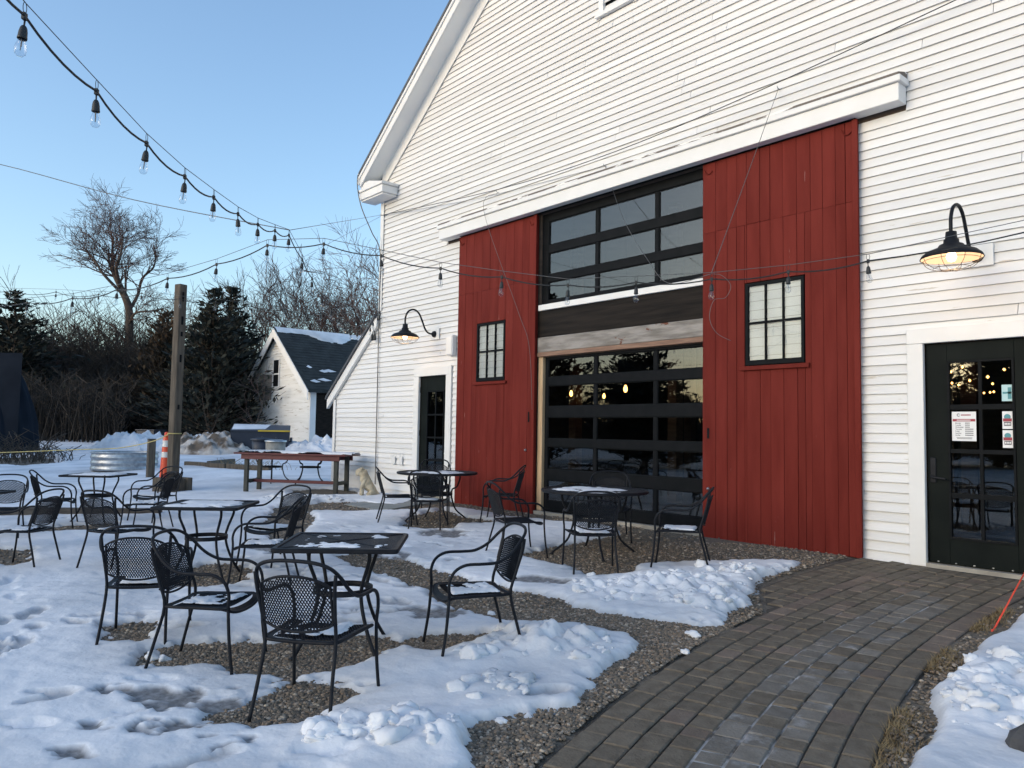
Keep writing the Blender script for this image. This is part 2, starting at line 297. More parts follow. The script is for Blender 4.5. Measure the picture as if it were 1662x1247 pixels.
# ------------------------------------------------------------------ ground, snow, gravel
BARE = [
 [(-6.38,-6.68),(-6.41,-6.46),(-6.25,-6.29),(-5.99,-6.38),(-5.77,-6.59),(-5.87,-6.74),(-6.09,-6.77)],
 [(-5.45,-6.73),(-5.52,-6.62),(-5.48,-6.38),(-5.27,-6.03),(-5.06,-5.91),(-5.05,-5.68),(-5.02,-5.42),(-4.74,-5.23),(-4.47,-5.35),(-4.35,-5.52),(-4.34,-5.78),(-4.34,-5.95),(-4.46,-6.17),(-4.60,-6.28),(-4.87,-6.28),(-5.00,-6.42),(-5.12,-6.64),(-5.25,-6.75)],
 [(-4.01,-6.79),(-4.11,-6.66),(-4.15,-6.41),(-4.34,-6.22),(-4.32,-6.08),(-4.14,-5.97),(-3.97,-5.93),(-3.79,-6.14),(-3.69,-6.35),(-3.71,-6.50),(-3.81,-6.65)],
 [(-4.54,-5.22),(-4.57,-5.03),(-4.40,-4.78),(-4.33,-4.61),(-4.20,-4.74),(-4.11,-4.95),(-4.14,-5.18),(-4.32,-5.25)],
 [(-7.85,-4.03),(-7.83,-3.73),(-7.38,-3.63),(-6.74,-3.54),(-5.97,-3.67),(-5.28,-3.62),(-4.75,-3.58),(-4.22,-3.61),(-3.92,-3.50),(-3.50,-3.35),(-3.34,-3.37),(-3.48,-2.96),(-3.73,-2.18),(-3.96,-1.59),(-4.04,-0.70),(-3.76,-0.02),(-3.58,0.23),(-3.01,-2.71),(-2.75,-4.56),(-2.33,-5.55),(-2.1,-6.6),(-2.5,-6.4),(-2.74,-6.02),(-2.97,-5.86),(-3.10,-5.81),(-3.01,-5.49),(-2.92,-5.17),(-3.07,-5.00),(-3.17,-4.81),(-3.31,-4.45),(-3.44,-4.11),(-3.59,-4.02),(-4.03,-4.03),(-4.39,-4.34),(-4.62,-4.38),(-5.07,-4.42),(-5.71,-4.22),(-6.62,-4.20),(-7.23,-4.14)],
 [(-6.53,-2.50),(-6.60,-1.76),(-6.54,-1.30),(-6.57,-0.65),(-7.16,-0.29),(-8.19,-0.53),(-9.13,-0.68),(-9.87,-0.07),(-7.26,0.12),(-5.81,0.12),(-4.50,0.12),(-3.83,0.22),(-3.60,-0.29),(-4.04,-0.70),(-4.35,-0.89),(-4.71,-1.34),(-5.18,-1.96),(-4.93,-2.45),(-4.99,-2.68),(-5.45,-2.67),(-5.73,-2.51),(-6.15,-2.61)],
 [(-9.22,-2.18),(-10.12,-1.55),(-10.37,-0.72),(-9.45,-1.02),(-8.71,-1.04),(-8.51,-1.16),(-8.85,-1.57),(-8.54,-1.86),(-8.76,-2.20)],
 [(-12.89,-2.49),(-12.85,-1.65),(-12.48,-1.17),(-11.36,-1.02),(-11.59,-0.10),(-11.22,0.46),(-9.16,0.11),(-8.31,-0.56),(-9.28,-0.55),(-10.22,-0.50),(-10.84,-1.35),(-11.25,-1.86),(-11.81,-2.36),(-11.98,-2.53)],
 [(-8.03,-5.70),(-8.32,-5.27),(-8.21,-4.96),(-7.73,-4.96),(-7.23,-5.21),(-7.07,-5.46),(-7.21,-5.73),(-7.48,-5.98)],
 [(-10.66,-3.69),(-12.89,-2.49),(-11.81,-2.36),(-10.80,-2.81),(-9.78,-3.43),(-9.04,-3.90),(-9.29,-4.03),(-9.89,-3.94)],
 [(-11.06,-6.91),(-11.06,-6.73),(-10.68,-6.50),(-9.87,-6.59),(-9.62,-6.83),(-10.07,-6.96)],
 [(-12.78,-6.02),(-12.70,-5.40),(-12.54,-5.04),(-11.86,-5.56),(-12.25,-6.14)],
 [(-15.31,-1.10),(-14.98,-0.43),(-13.99,-0.23),(-13.26,-0.57),(-13.66,-1.07),(-14.25,-1.47)],
 [(-38.97,-3.63),(-38.99,-2.30),(-36.35,-1.61),(-31.31,-2.33),(-30.21,-3.61),(-32.03,-4.43)],
 [(-15.8,0.1),(-15.8,-0.12),(-13.2,-0.12),(-12.2,-0.2),(-12.2,0.1)],
]
LANDING = [(-3.85, 0.15), (-3.90, -1.80), (-3.72, -2.10), (-3.28, -2.72), (-2.3, -2.7), (-2.25, 0.15)]
PC = (9.0, -1.3)          # centre of the path's arc
RI, RO = 11.12, 12.40     # its inner (right) and outer (left) edge
def poly_sd(P, X, Y):
    P = np.array(P); d = np.full(X.shape, 1e9); ins = np.zeros(X.shape, bool)
    for i in range(len(P)):
        a, b = P[i], P[(i + 1) % len(P)]; e = b - a; wx, wy = X - a[0], Y - a[1]
        t = np.clip((wx * e[0] + wy * e[1]) / (e @ e), 0, 1); d = np.minimum(d, (wx - e[0] * t) ** 2 + (wy - e[1] * t) ** 2)
        c = ((a[1] <= Y) & (b[1] > Y)) | ((b[1] <= Y) & (a[1] > Y))
        xi = a[0] + (Y - a[1]) / (e[1] if abs(e[1]) > 1e-9 else 1e-9) * e[0]; ins ^= c & (X < xi)
    d = np.sqrt(d); return np.where(ins, -d, d)
def bare_sd(X, Y, noise=True):
    d = np.full(X.shape, 5.0)
    for P in BARE:
        q = np.array(P); x0, y0 = q.min(0) - 0.6; x1, y1 = q.max(0) + 0.6
        k = (X > x0) & (X < x1) & (Y > y0) & (Y < y1)
        if k.any(): d[k] = np.minimum(d[k], poly_sd(P, X[k], Y[k]))
    if noise:
        d = d + (fbm(X * 3.1, Y * 3.1, 3, 4) - 0.5) * 0.20 + (fbm(X * 13, Y * 13, 9, 4) - 0.5) * 0.17
    p = path_sd(X, Y) - 0.05
    rho = np.hypot(X - PC[0], Y - PC[1])
    p = np.minimum(p, np.where(Y < 0.2, np.abs(rho - 11.10) - (0.06 + 0.17 * (fbm(X * 2.2, Y * 2.2, 31, 3))), 5))
    return np.minimum(d, p)
def path_sd(X, Y):
    rho = np.hypot(X - PC[0], Y - PC[1])
    a = np.where((Y < 0.2) & (X < 0), np.abs(rho - (RI + RO) / 2) - (RO - RI) / 2, 5.0)
    k = (X > -5) & (X < 0) & (Y > -4) & (Y < 1)
    if k.any(): a[k] = np.minimum(a[k], poly_sd(LANDING, X[k], Y[k]))
    return a
SLUSH = [((-4.36,-6.74),(0.13,0.15),(-0.08,0.03)),((-4.09,-6.98),(0.05,0.05),(-0.07,0.02)),((-4.01,-6.85),(0.04,0.05),(-0.05,0.02)),((-3.71,-6.77),(0.06,0.06),(-0.07,0.03)),((-4.42,-6.55),(0.07,0.07),(-0.09,0.03)),((-4.54,-6.78),(0.09,0.10),(-0.07,0.02)),((-4.01,-7.34),(0.03,0.04),(-0.06,0.01)),((-7.47,-3.62),(0.14,0.15),(-0.2,0.12)),((-5.02,-4.66),(0.13,0.14),(-0.13,0.09)),((-8.26,-2.22),(0.18,0.17),(-0.21,0.15)),((-4.75,-6.95),(0.07,0.07),(-0.05,0.01)),((-4.3,-7.2),(0.05,0.04),(-0.05,0.01)),((-8.6,-4.3),(0.2,0.2),(-0.15,0.08)),((-5.3,-3.25),(0.22,0.1),(-0.1,0.08))]
BANKS = [(-3.86,-4.68,.32,.10),(-3.62,-4.52,.30,.09),(-3.88,-5.05,.25,.06),(-3.24,-6.12,.22,.06),(-3.05,-5.95,.2,.06),(-3.42,-6.32,.18,.04),(-4.54,-3.05,.5,.06),(-4.25,-2.56,.5,.09),(-4.15,-1.76,.45,.07),(-3.82,-2.9,.32,.09),(-3.37,-5.4,.2,.03),(-1.55,-3.7,.4,.07),(-1.5,-3.0,.4,.07),(-13.9,-1.9,.4,.06),(-13.0,-1.6,.5,.05),(-12.6,-2.2,.35,.03)]
def axis(parts):
    out = []
    for a, b, s in parts: out += list(np.arange(a, b, s))
    return np.array(out + [parts[-1][1]])
xs = axis([(-420, -90, 12), (-90, -40, 1.2), (-40, -16, 0.35), (-16, -8.5, 0.07), (-8.5, -1.0, 0.026), (-1.0, 3, 0.25), (3, 90, 6)])
ys = axis([(-260, -40, 10), (-40, -9, 0.6), (-9, -7.8, 0.1), (-7.8, -0.9, 0.026), (-0.9, 0.1, 0.05), (0.1, 16, 0.4), (16, 60, 2), (60, 240, 12)])
X, Y = np.meshgrid(xs, ys, indexing='ij')
D = bare_sd(X, Y)
near = (X > -20) & (X < 2) & (Y > -12) & (Y < 3)
T = 0.040 + 0.03 * (fbm(X * 0.8, Y * 0.8, 21, 3) - 0.35)
lump = np.zeros_like(X)
for bx, by, br, bh in BANKS:
    k = (np.abs(X - bx) < 3 * br) & (np.abs(Y - by) < 3 * br)
    lump[k] += .8 * bh * np.exp(-((X[k] - bx) ** 2 + (Y[k] - by) ** 2) / (br * br))
rough_l = np.abs(fbm(X * 7, Y * 7, 41, 4) - 0.5) * 2
T = T + np.where(near, lump * (0.45 + 1.5 * rough_l), 0) + np.where(near, (fbm(X * 3, Y * 3, 77, 4) - 0.5) * 0.022 + (fbm(X * 12, Y * 12, 78, 3) - 0.5) * 0.016, 0)
T = T + np.where(~near, (fbm(X * 0.35, Y * 0.35, 51, 5) - 0.5) * 0.22, 0)
sl_ = np.zeros_like(X)
wx_ = X + (fbm(X * 9, Y * 9, 61, 3) - 0.5) * 0.16; wy_ = Y + (fbm(X * 9, Y * 9, 62, 3) - 0.5) * 0.16
for (cx, cy), a, b in SLUSH:
    k = (np.abs(X - cx) < 0.6) & (np.abs(Y - cy) < 0.6)
    A = np.linalg.inv(np.array([[a[0], b[0]], [a[1], b[1]]])); dx, dy = wx_[k] - cx, wy_[k] - cy
    q = 0.72 * np.hypot(A[0, 0] * dx + A[0, 1] * dy, A[1, 0] * dx + A[1, 1] * dy); sl_[k] = np.maximum(sl_[k], np.clip((1.1 - q) / 0.10, 0, 1))
sl_ = sl_ * np.clip((fbm(X * 7, Y * 7, 93, 4) - 0.36) / 0.06, 0, 1)
# trodden prints in walking lines and scuffs
fr = random.Random(5); foot = np.zeros_like(X)
lines = [((-4.9, -7.5), (-4.0, -6.2)), ((-7.2, -7.2), (-5.2, -5.0)), ((-9.5, -4.6), (-5.6, -4.6)), ((-10.5, -3.2), (-6.4, -2.9)), ((-7.6, -6.9), (-7.0, -3.2)), ((-15, -3.6), (-10, -3.2)), ((-3.6, -7.0), (-3.2, -5.0)), ((-5.6, -7.6), (-8.6, -6.6)), ((-14, -4.4), (-12, -7.5)), ((-6.6, -5.0), (-5.4, -4.6))]
for (ax_, ay_), (bx_, by_) in lines:
    L0 = math.hypot(bx_ - ax_, by_ - ay_); n_ = int(L0 / .34); an_ = math.atan2(by_ - ay_, bx_ - ax_)
    for i_ in range(n_ * 2):
        t_f = fr.random(); cx = ax_ + (bx_ - ax_) * t_f + fr.gauss(0, .22); cy = ay_ + (by_ - ay_) * t_f + fr.gauss(0, .22); a_ = an_ + fr.gauss(0, .35)
        k = (np.abs(X - cx) < .3) & (np.abs(Y - cy) < .3)
        if not k.any(): continue
        dx, dy = X[k] - cx, Y[k] - cy; p_ = (dx * math.cos(a_) + dy * math.sin(a_)) / .145; q_ = (-dx * math.sin(a_) + dy * math.cos(a_)) / (.055 + .012 * np.sign(p_))
        rr_ = np.hypot(p_, q_); dep_ = np.clip((1.05 - rr_) / .18, 0, 1) - .35 * np.exp(-((rr_ - 1.25) / .18) ** 2); foot[k] = np.where(np.abs(dep_) > np.abs(foot[k]), dep_, foot[k])
T = T - foot * .019 * (0.55 + fbm(X * 2, Y * 2, 15, 2))
sl_ = np.maximum(sl_, np.clip(foot, 0, 1) * np.clip((fbm(X * 1.3, Y * 1.3, 19, 3) - .50) / .1, 0, .55))
# a thin wet rim where the snow runs out
T = np.maximum(T * (1 - 0.55 * sl_), .006)
H = np.where(D > 0, T * (1 - np.exp(-np.clip(D, 0, 5) / 0.028)), D * 0.5 - 0.004)
Z = gz(X, Y) + np.clip(H, -0.10, 2)
inb = (X > -15.3) & (Y > 0.02) & (X < 30) & (Y < 30)
Z = np.where(inb, Z - 0.3, Z)
ni, nj = X.shape
V = np.stack([X.ravel(), Y.ravel(), Z.ravel()], 1)
idx = np.arange(ni * nj).reshape(ni, nj)
Fq = np.stack([idx[:-1, :-1].ravel(), idx[1:, :-1].ravel(), idx[1:, 1:].ravel(), idx[:-1, 1:].ravel()], 1)
# leave out what lies wholly below the bare ground or inside the barn
vz = (V[:, 2] < gz(V[:, 0], V[:, 1]) - 0.05)
Fq = Fq[~vz[Fq].all(1)]
sm = np_mesh('snow_cover', V, Fq); sm.materials.append(M['snow'])
at = sm.attributes.new('slush', 'FLOAT', 'POINT'); vals = np.clip(sl_ * 0.97 + np.where((D > -0.05) & (D < 0.03), 0.45 * (1 - np.clip(D, 0, 0.03) / 0.03), 0), 0, 1).ravel().astype(np.float32)
print('slush', len(at.data), len(vals), float(vals.max()))
if len(at.data) == len(vals): at.data.foreach_set('value', vals)
snow = link('snow_cover', sm); tag(snow, 'old trodden snow lying over the yard and field', 'snow', kind='stuff')

gx = axis([(-600, -90, 30), (-90, -20, 2.5), (-20, 3, 0.25), (3, 120, 12)]); gy = axis([(-400, -40, 30), (-40, -10, 2.5), (-10, 1, 0.25), (1, 30, 1.5), (30, 400, 30)])
GX, GY = np.meshgrid(gx, gy, indexing='ij'); GZ = gz(GX, GY) - np.where((GX > -20) & (GX < 3) & (GY > -10) & (GY < 1), 0, 0.06)
GZ = GZ - np.where(path_sd(GX, GY) < 0.0, 0.03, 0)
ii = np.arange(GX.size).reshape(GX.shape)
gm = np_mesh('ground', np.stack([GX.ravel(), GY.ravel(), GZ.ravel()], 1), np.stack([ii[:-1, :-1].ravel(), ii[1:, :-1].ravel(), ii[1:, 1:].ravel(), ii[:-1, 1:].ravel()], 1))
ground = link('ground', gm, M['soil']); ground['kind'] = 'structure'

def scatter(n, box, thr, rmin, rmax, cut):
    P = np.stack([nr.uniform(box[0], box[1], n), nr.uniform(box[2], box[3], n)], 1)
    ok = bare_sd(P[:, 0], P[:, 1]) < thr
    ok &= path_sd(P[:, 0], P[:, 1]) > 0.03
    ok &= (np.hypot(P[:, 0] - PC[0], P[:, 1] - PC[1]) > RI) | (nr.random(len(P)) < 0.25)
    ok &= P[:, 1] < -0.08
    dd = np.hypot(P[:, 0], P[:, 1] + 8.2); ok &= (dd >= cut[0]) & (dd < cut[1])
    P = P[ok]; return P, nr.uniform(rmin, rmax, len(P)) * nr.uniform(0.7, 1.15, len(P))
ph = (1 + 5 ** 0.5) / 2
ICO_V = np.array([(-1, ph, 0), (1, ph, 0), (-1, -ph, 0), (1, -ph, 0), (0, -1, ph), (0, 1, ph), (0, -1, -ph), (0, 1, -ph), (ph, 0, -1), (ph, 0, 1), (-ph, 0, -1), (-ph, 0, 1)]) / math.hypot(1, ph)
ICO_F = np.array([(0, 11, 5), (0, 5, 1), (0, 1, 7), (0, 7, 10), (0, 10, 11), (1, 5, 9), (5, 11, 4), (11, 10, 2), (10, 7, 6), (7, 1, 8), (3, 9, 4), (3, 4, 2), (3, 2, 6), (3, 6, 8), (3, 8, 9), (4, 9, 5), (2, 4, 11), (6, 2, 10), (8, 6, 7), (9, 8, 1)])
sets = [scatter(220000, (-6.6, -0.9, -7.0, -2.0), 0.03, 0.008, 0.0145, (0, 6.3)), scatter(80000, (-9.0, -0.9, -7.0, -0.05), 0.03, 0.010, 0.017, (6.3, 9.5)), scatter(16000, (-13.5, -5.5, -7.0, -0.05), 0.02, 0.013, 0.022, (9.5, 14.5))]
P = np.concatenate([s[0] for s in sets]); RR = np.concatenate([s[1] for s in sets]); n = len(P)
st = nr.uniform(0.65, 1.25, (n, 1, 3)) * np.array([1.1, 0.9, 0.62]); vv = ICO_V[None] * st * RR[:, None, None] * nr.uniform(0.82, 1.15, (n, 12, 1))
an = nr.uniform(0, 6.283, n); ca, sa = np.cos(an)[:, None], np.sin(an)[:, None]
vv = np.stack([vv[..., 0] * ca - vv[..., 1] * sa, vv[..., 0] * sa + vv[..., 1] * ca, vv[..., 2]], -1)
vv += np.stack([P[:, 0], P[:, 1], gz(P[:, 0], P[:, 1]) + RR * nr.uniform(-0.1, 0.5, n)], 1)[:, None, :]
pm = np_mesh('gravel', vv.reshape(-1, 3), (ICO_F[None] + 12 * np.arange(n)[:, None, None]).reshape(-1, 3), smooth=False)
a1 = pm.attributes.new('tone', 'FLOAT', 'POINT'); a1.data.foreach_set('value', np.repeat(nr.uniform(0, 1, n), 12).astype(np.float32))
mt = bpy.data.materials.new('river_gravel'); mt.use_nodes = True; t = mt.node_tree; b = t.nodes['Principled BSDF']; b.inputs['Roughness'].default_value = 0.7
at_ = t.nodes.new('ShaderNodeAttribute'); at_.attribute_name = 'tone'; cr = t.nodes.new('ShaderNodeValToRGB'); e = cr.color_ramp.elements
e[0].position = 0; e[0].color = (0.07, 0.062, 0.052, 1); e[1].position = 1; e[1].color = (0.44, 0.36, 0.27, 1)
for p_, c_ in ((0.35, (0.13, 0.105, 0.078, 1)), (0.62, (0.19, 0.15, 0.11, 1)), (0.82, (0.24, 0.165, 0.105, 1)), (0.92, (0.28, 0.25, 0.215, 1))):
    q = e.new(p_); q.color = c_
t.links.new(at_.outputs['Fac'], cr.inputs[0]); t.links.new(cr.outputs[0], b.inputs['Base Color'])
pm.materials.append(mt); gravel = link('gravel', pm); tag(gravel, 'brown river gravel showing where the snow has melted', 'gravel', kind='stuff')
print('pebbles', n)

# loose lumps on the shovelled banks
def lump_mesh(V0, seed, amp=0.28):
    rg2 = np.random.default_rng(int(seed * 1000)); W_ = V0.copy()
    for _ in range(7):                       # knock flat facets off, then roughen
        n_ = rg2.normal(size=3); n_ /= np.linalg.norm(n_); c_ = rg2.uniform(.55, .85); d_ = W_ @ n_; W_ = W_ - np.clip(d_ - c_, 0, 1)[:, None] * n_
    return W_ * (1 + amp * (fbm(V0[:, 0] * 2.6 + seed, V0[:, 1] * 2.6 + V0[:, 2] * 2.1, 5, 3) - 0.5) * 1.2)[:, None]
def ico2():
    V = [tuple(v) for v in ICO_V]; F = [tuple(q) for q in ICO_F]
    for _ in range(2):
        cache = {}; N = []
        def mid(a, b):
            k = (min(a, b), max(a, b))
            if k not in cache:
                p = np.array(V[a]) + np.array(V[b]); V.append(tuple(p / np.linalg.norm(p))); cache[k] = len(V) - 1
            return cache[k]
        for a, b, c in F:
            ab, bc, ca_ = mid(a, b), mid(b, c), mid(c, a); N += [(a, ab, ca_), (b, bc, ab), (c, ca_, bc), (ab, bc, ca_)]
        F = N
    return np.array(V), np.array(F)
I2V, I2F = ico2()
cv, cf, k = [], [], 0
for bx, by, br, bh in BANKS:
    for _ in range(int(190 * br)):
        aa = rng.uniform(0, 6.28); q = br * 1.05 * math.sqrt(rng.random()); x, y = bx + q * math.cos(aa), by + q * math.sin(aa)
        dd = float(bare_sd(np.array([x]), np.array([y]))[0])
        if dd < 0.03 or y > -0.1: continue
        s = rng.choice([0.008, 0.010, 0.012, 0.014, 0.018, 0.022, 0.03, 0.04, 0.055, 0.075]) * (0.6 if dd < 0.1 else 1)
        base = G(x, y) + 0.03 + bh * math.exp(-(q / br) ** 2) * 0.9
        vvv = lump_mesh(I2V, rng.uniform(0, 50), 0.7) * s * np.array([rng.uniform(.8, 1.3), rng.uniform(.8, 1.3), rng.uniform(.55, .85)]) + np.array([x, y, base])
        cv.append(vvv); cf.append(I2F + k * len(I2V)); k += 1
for x, y, s in [(-3.33, -3.62, .05), (-3.12, -3.98, .03), (-5.33, -6.62, .06), (-3.38, -5.42, .045), (-4.3, -5.35, .04), (-3.05, -5.6, .03), (-4.72, -4.3, .035), (-5.26, -6.58, .04)]:
    cv.append(lump_mesh(I2V, rng.uniform(0, 50), 0.7) * s * np.array([1.3, 1, .6]) + np.array([x, y, G(x, y) + s * .3])); cf.append(I2F + k * len(I2V)); k += 1
lm = np_mesh('snow_lumps', np.concatenate(cv), np.concatenate(cf)); lm.materials.append(M['snow'])
lo_ = link('snow_lumps', lm); tag(lo_, 'lumps of shovelled snow on the banks beside the path', 'snow', kind='stuff')

# ------------------------------------------------------------------ brick paver path
path = empty('paver_path'); path['kind'] = 'structure'
PAV = []
M['paver'] = add_chips(mat('concrete_paver', (0.115, 0.094, 0.070), (0.162, 0.134, 0.101), 14, 0.8, bump=0.35, bscale=60, rnd=0.09, spec=0.2), (0.20, 0.185, 0.165), 9, 0.66, wid=0.12)
M['paver_warm'] = mat('reddish_concrete_paver', (0.125, 0.092, 0.068), (0.16, 0.122, 0.093), 14, 0.8, bump=0.35, bscale=60, rnd=0.2)
M['paver_salt'] = add_chips(mat('salt_stained_paver', (0.125, 0.108, 0.087), (0.17, 0.150, 0.125), 10, 0.8, bump=0.35, bscale=60, rnd=0.15), (0.34, 0.33, 0.32), 6, 0.56, wid=0.2)
M['sand'] = add_chips(mat('dark_joint_sand', (0.04, 0.034, 0.027), (0.07, 0.06, 0.048), 30, 0.95, bump=0.3), (0.42, 0.42, 0.43), 2.2, 0.62, wid=0.08)
def pave(rows, rad0, dr, th0, th1, clip=None, skip=None):
    for i in range(rows):
        ra, rb = rad0 + i * dr, rad0 + (i + 1) * dr; th = th0 + rng.uniform(0, 0.01)
        border = clip is None and i in (0, rows - 1)
        while th < th1:
            ln = 0.215 if border else rng.choice([0.125, 0.145, 0.175, 0.2]); t2 = th + ln / ((ra + rb) / 2)
            rm, tm = (ra + rb) / 2, (th + t2) / 2; x, y = PC[0] + rm * math.cos(tm), PC[1] + rm * math.sin(tm)
            g = 0.0046
            if y < -0.10 and (clip is None or float(poly_sd(clip, np.array([x]), np.array([y]))[0]) < -0.05):
                PAV.append((ra + g, rb - g, th + g / rm, t2 - g / rm, x, y, border))
            th = t2
dr = (RO - RI) / 9
pave(9, RI, dr, math.pi - 0.14, math.pi + 0.52)
pave(9, RO, dr, math.pi - 0.14, math.pi + 0.13, clip=LANDING)
def vis(p):   # nearer to the camera shows larger
    return math.hypot(p[4], p[5] + 8.2)
PAV.sort(key=vis)
infr = []
inv = cam.matrix_world.inverted()
for p in PAV:
    q = inv @ Vector((p[4], p[5], G(p[4], p[5]))); px, py = 831 + 1250 * q.x / -q.z, 623.5 - 1250 * q.y / -q.z
    infr.append(q.z < 0 and -60 < px < 1722 and py < 1300)
def paver_geo(p, mb, org=None):
    ra, rb, ta, tb, x, y, bd = p; tilt = [rng.uniform(-0.0025, 0.0025) for _ in range(4)]; zt = 0.004 + rng.uniform(-0.003, 0.003); ch = 0.007
    o = org or (0, 0, 0); pts = []
    ins = ch / rb
    for lev, (dz, e) in enumerate(((-0.06, 0), (zt - 0.006, 0), (zt, 1))):
        for k, (rr, tt, s1, s2) in enumerate(((ra, ta, 1, 1), (rb, ta, -1, 1), (rb, tb, -1, -1), (ra, tb, 1, -1))):
            R2 = rr + s1 * ch * e; T2 = tt + s2 * ins * e; X_, Y_ = PC[0] + R2 * math.cos(T2), PC[1] + R2 * math.sin(T2)
            pts.append((X_ - o[0], Y_ - o[1], G(X_, Y_) + dz + (tilt[k] if lev else 0) - o[2]))
    mb.add(pts, [(0, 1, 5, 4), (1, 2, 6, 5), (2, 3, 7, 6), (3, 0, 4, 7), (4, 5, 9, 8), (5, 6, 10, 9), (6, 7, 11, 10), (7, 4, 8, 11), (8, 9, 10, 11)])
cnt = 0; rest = MB()
for p, v in zip(PAV, infr):
    if v and cnt < 300:
        mb = MB(); org = (p[4], p[5], G(p[4], p[5])); paver_geo(p, mb, org); rm = math.hypot(p[4] - PC[0], p[5] - PC[1])
        salty = abs(rm - (RI + 0.52)) < 0.26 and p[5] < -1.2 and rng.random() < 0.72
        o = mb.build('paver', M['paver_salt'] if salty else (M['paver_warm'] if rng.random() < 0.12 or (p[6] and p[5] > -2.8) else M['paver']), path); o.location = org; cnt += 1
    elif -7.5 < p[5]: paver_geo(p, rest)
if rest.v:
    o = rest.build('paver_field', M['paver'], path); o['kind'] = 'stuff'
bed = MB(); NT = 60
for i in range(NT):
    ta, tb = math.pi - 0.14 + 0.66 * i / NT, math.pi - 0.14 + 0.66 * (i + 1) / NT; q = []
    for rr, tt in ((RI, ta), (RO + 0.01, ta), (RO + 0.01, tb), (RI, tb)):
        x, y = PC[0] + rr * math.cos(tt), PC[1] + rr * math.sin(tt); q.append((x, y, G(x, y) - 0.008))
    bed.add(q, [(0, 1, 2, 3)])
bed.build('joint_sand', M['sand'], path)
sb_ = MB()
for i in range(NT):
    ta, tb = math.pi + 0.46 * i / NT, math.pi + 0.46 * (i + 1) / NT; q = []
    w0, w1 = 0.36 + 0.16 * float(vnoise(np.array([i * .21]), np.array([1.0]), 3)[0]), 0.70 + 0.20 * float(vnoise(np.array([i * .17]), np.array([5.0]), 4)[0])
    for rr, tt in ((RI + w0, ta), (RI + w1, ta), (RI + w1, tb), (RI + w0, tb)):
        x, y = PC[0] + rr * math.cos(tt), PC[1] + rr * math.sin(tt); q.append((x, y, G(x, y) - 0.003))
    sb_.add(q, [(0, 1, 2, 3)])
M['salt'] = mat('salt_in_joints', (0.07, 0.062, 0.052), (0.40, 0.39, 0.38), 5, 0.9, lo=0.46, hi=0.64)
sb_.build('joint_salt', M['salt'], path)
lb = MB(); q = [(x, y, G(x, min(y, 0)) - 0.011) for x, y in LANDING]
ly = np.linspace(-2.75, 0.0, 14)
for a, b in zip(ly[:-1], ly[1:]):
    xa = -3.86 if a > -1.8 else -3.86 + (-1.8 - a) * 0.62; xb = -3.86 if b > -1.8 else -3.86 + (-1.8 - b) * 0.62
    lb.add([(xa, a, G(0, a) - 0.011), (-2.16, a, G(0, a) - 0.011), (-2.16, b, G(0, b) - 0.011), (xb, b, G(0, b) - 0.011)], [(0, 1, 2, 3)])
lb.build('landing_sand', M['sand'], path)
print('pavers', cnt, len(PAV))

# dead grass along the right edge of the path
gv, gf = [], []
for i in range(3800):
    th = math.pi + rng.uniform(0.0, 0.42); rr = RI - abs(rng.gauss(0.04, 0.06)); x, y = PC[0] + rr * math.cos(th), PC[1] + rr * math.sin(th)
    if y > -0.7 or vnoise(np.array([th * 30]), np.array([0.0]), 91)[0] < 0.42: continue
    a = rng.uniform(0, 6.28); h = rng.uniform(0.015, 0.05); wd = 0.003; z = G(x, y) - 0.005; lx, ly_ = math.cos(a) * h * 1.2, math.sin(a) * h * 1.2
    o = len(gv); gv += [(x - wd * math.sin(a), y + wd * math.cos(a), z), (x + wd * math.sin(a), y - wd * math.cos(a), z), (x + lx, y + ly_, z + h)]; gf.append((o, o + 1, o + 2))
gme = np_mesh('dead_grass', gv, gf, False); gme.materials.append(M['grass']); go = link('dead_grass', gme); tag(go, 'dead straw coloured grass beside the path edge', 'grass', kind='stuff')

# ------------------------------------------------------------------ the white barn
barn = empty('barn', (0, 0, 0)); tag(barn, 'large white clapboard barn with steep gable filling the right half', 'barn')
ZB = 0.285                       # foot of the siding
CX, SLP = -7.30, 0.766           # ridge position, roof pitch
def rake_x(z):   # left edge of siding under the rake
    if z < 6.56: return -13.66
    return -13.66 + (z - 6.56) / SLP
def lean_x(z):   # left edge of the lean-to siding
    if z <= 2.34: return -15.46
    return -15.46 + (z - 2.34) / 0.812
OPEN = [(-10.75, -3.95, 0.0, 5.0), (-12.345, -11.12, 0.0, 2.71), (-3.30, -0.5, 0.0, 2.655), (-11.37, -3.28, 4.95, 5.30), (-7.62, -6.98, 7.72, 9.4)]
PITCHC = 0.1015
boards = []; z = ZB; i = 0
while z < 9.75:
    z1 = z + PITCHC; zm = z + PITCHC / 2
    xl = rake_x(zm) if zm > 4.05 else min(lean_x(zm), rake_x(zm)); xr = -0.95
    if zm > 6.5: xr = 2 * CX - rake_x(zm)
    segs = [(xl, xr)]
    for a, b, c, d in OPEN:
        if zm > c and zm < d:
            ns = []
            for s0, s1 in segs:
                if b <= s0 or a >= s1: ns.append((s0, s1)); continue
                if a > s0: ns.append((s0, a))
                if b < s1: ns.append((b, s1))
            segs = ns
    for s0, s1 in segs:
        if s1 - s0 < 0.03: continue
        cuts = [s0]; x = s0 + rng.uniform(1.6, 5.5)
        while x < s1 - 0.7: cuts.append(x); x += rng.uniform(2.8, 5.2)
        cuts.append(s1)
        for a, b in zip(cuts[:-1], cuts[1:]): boards.append((a, b, z, z1, a == xl))
    z = z1; i += 1
M['clap_edge'] = mat('shadow_line_clapboard_edge', (0.38, 0.375, 0.365), (0.54, 0.53, 0.52), 5, 0.9)  # board undersides darkened in colour to draw a shadow line under each lap
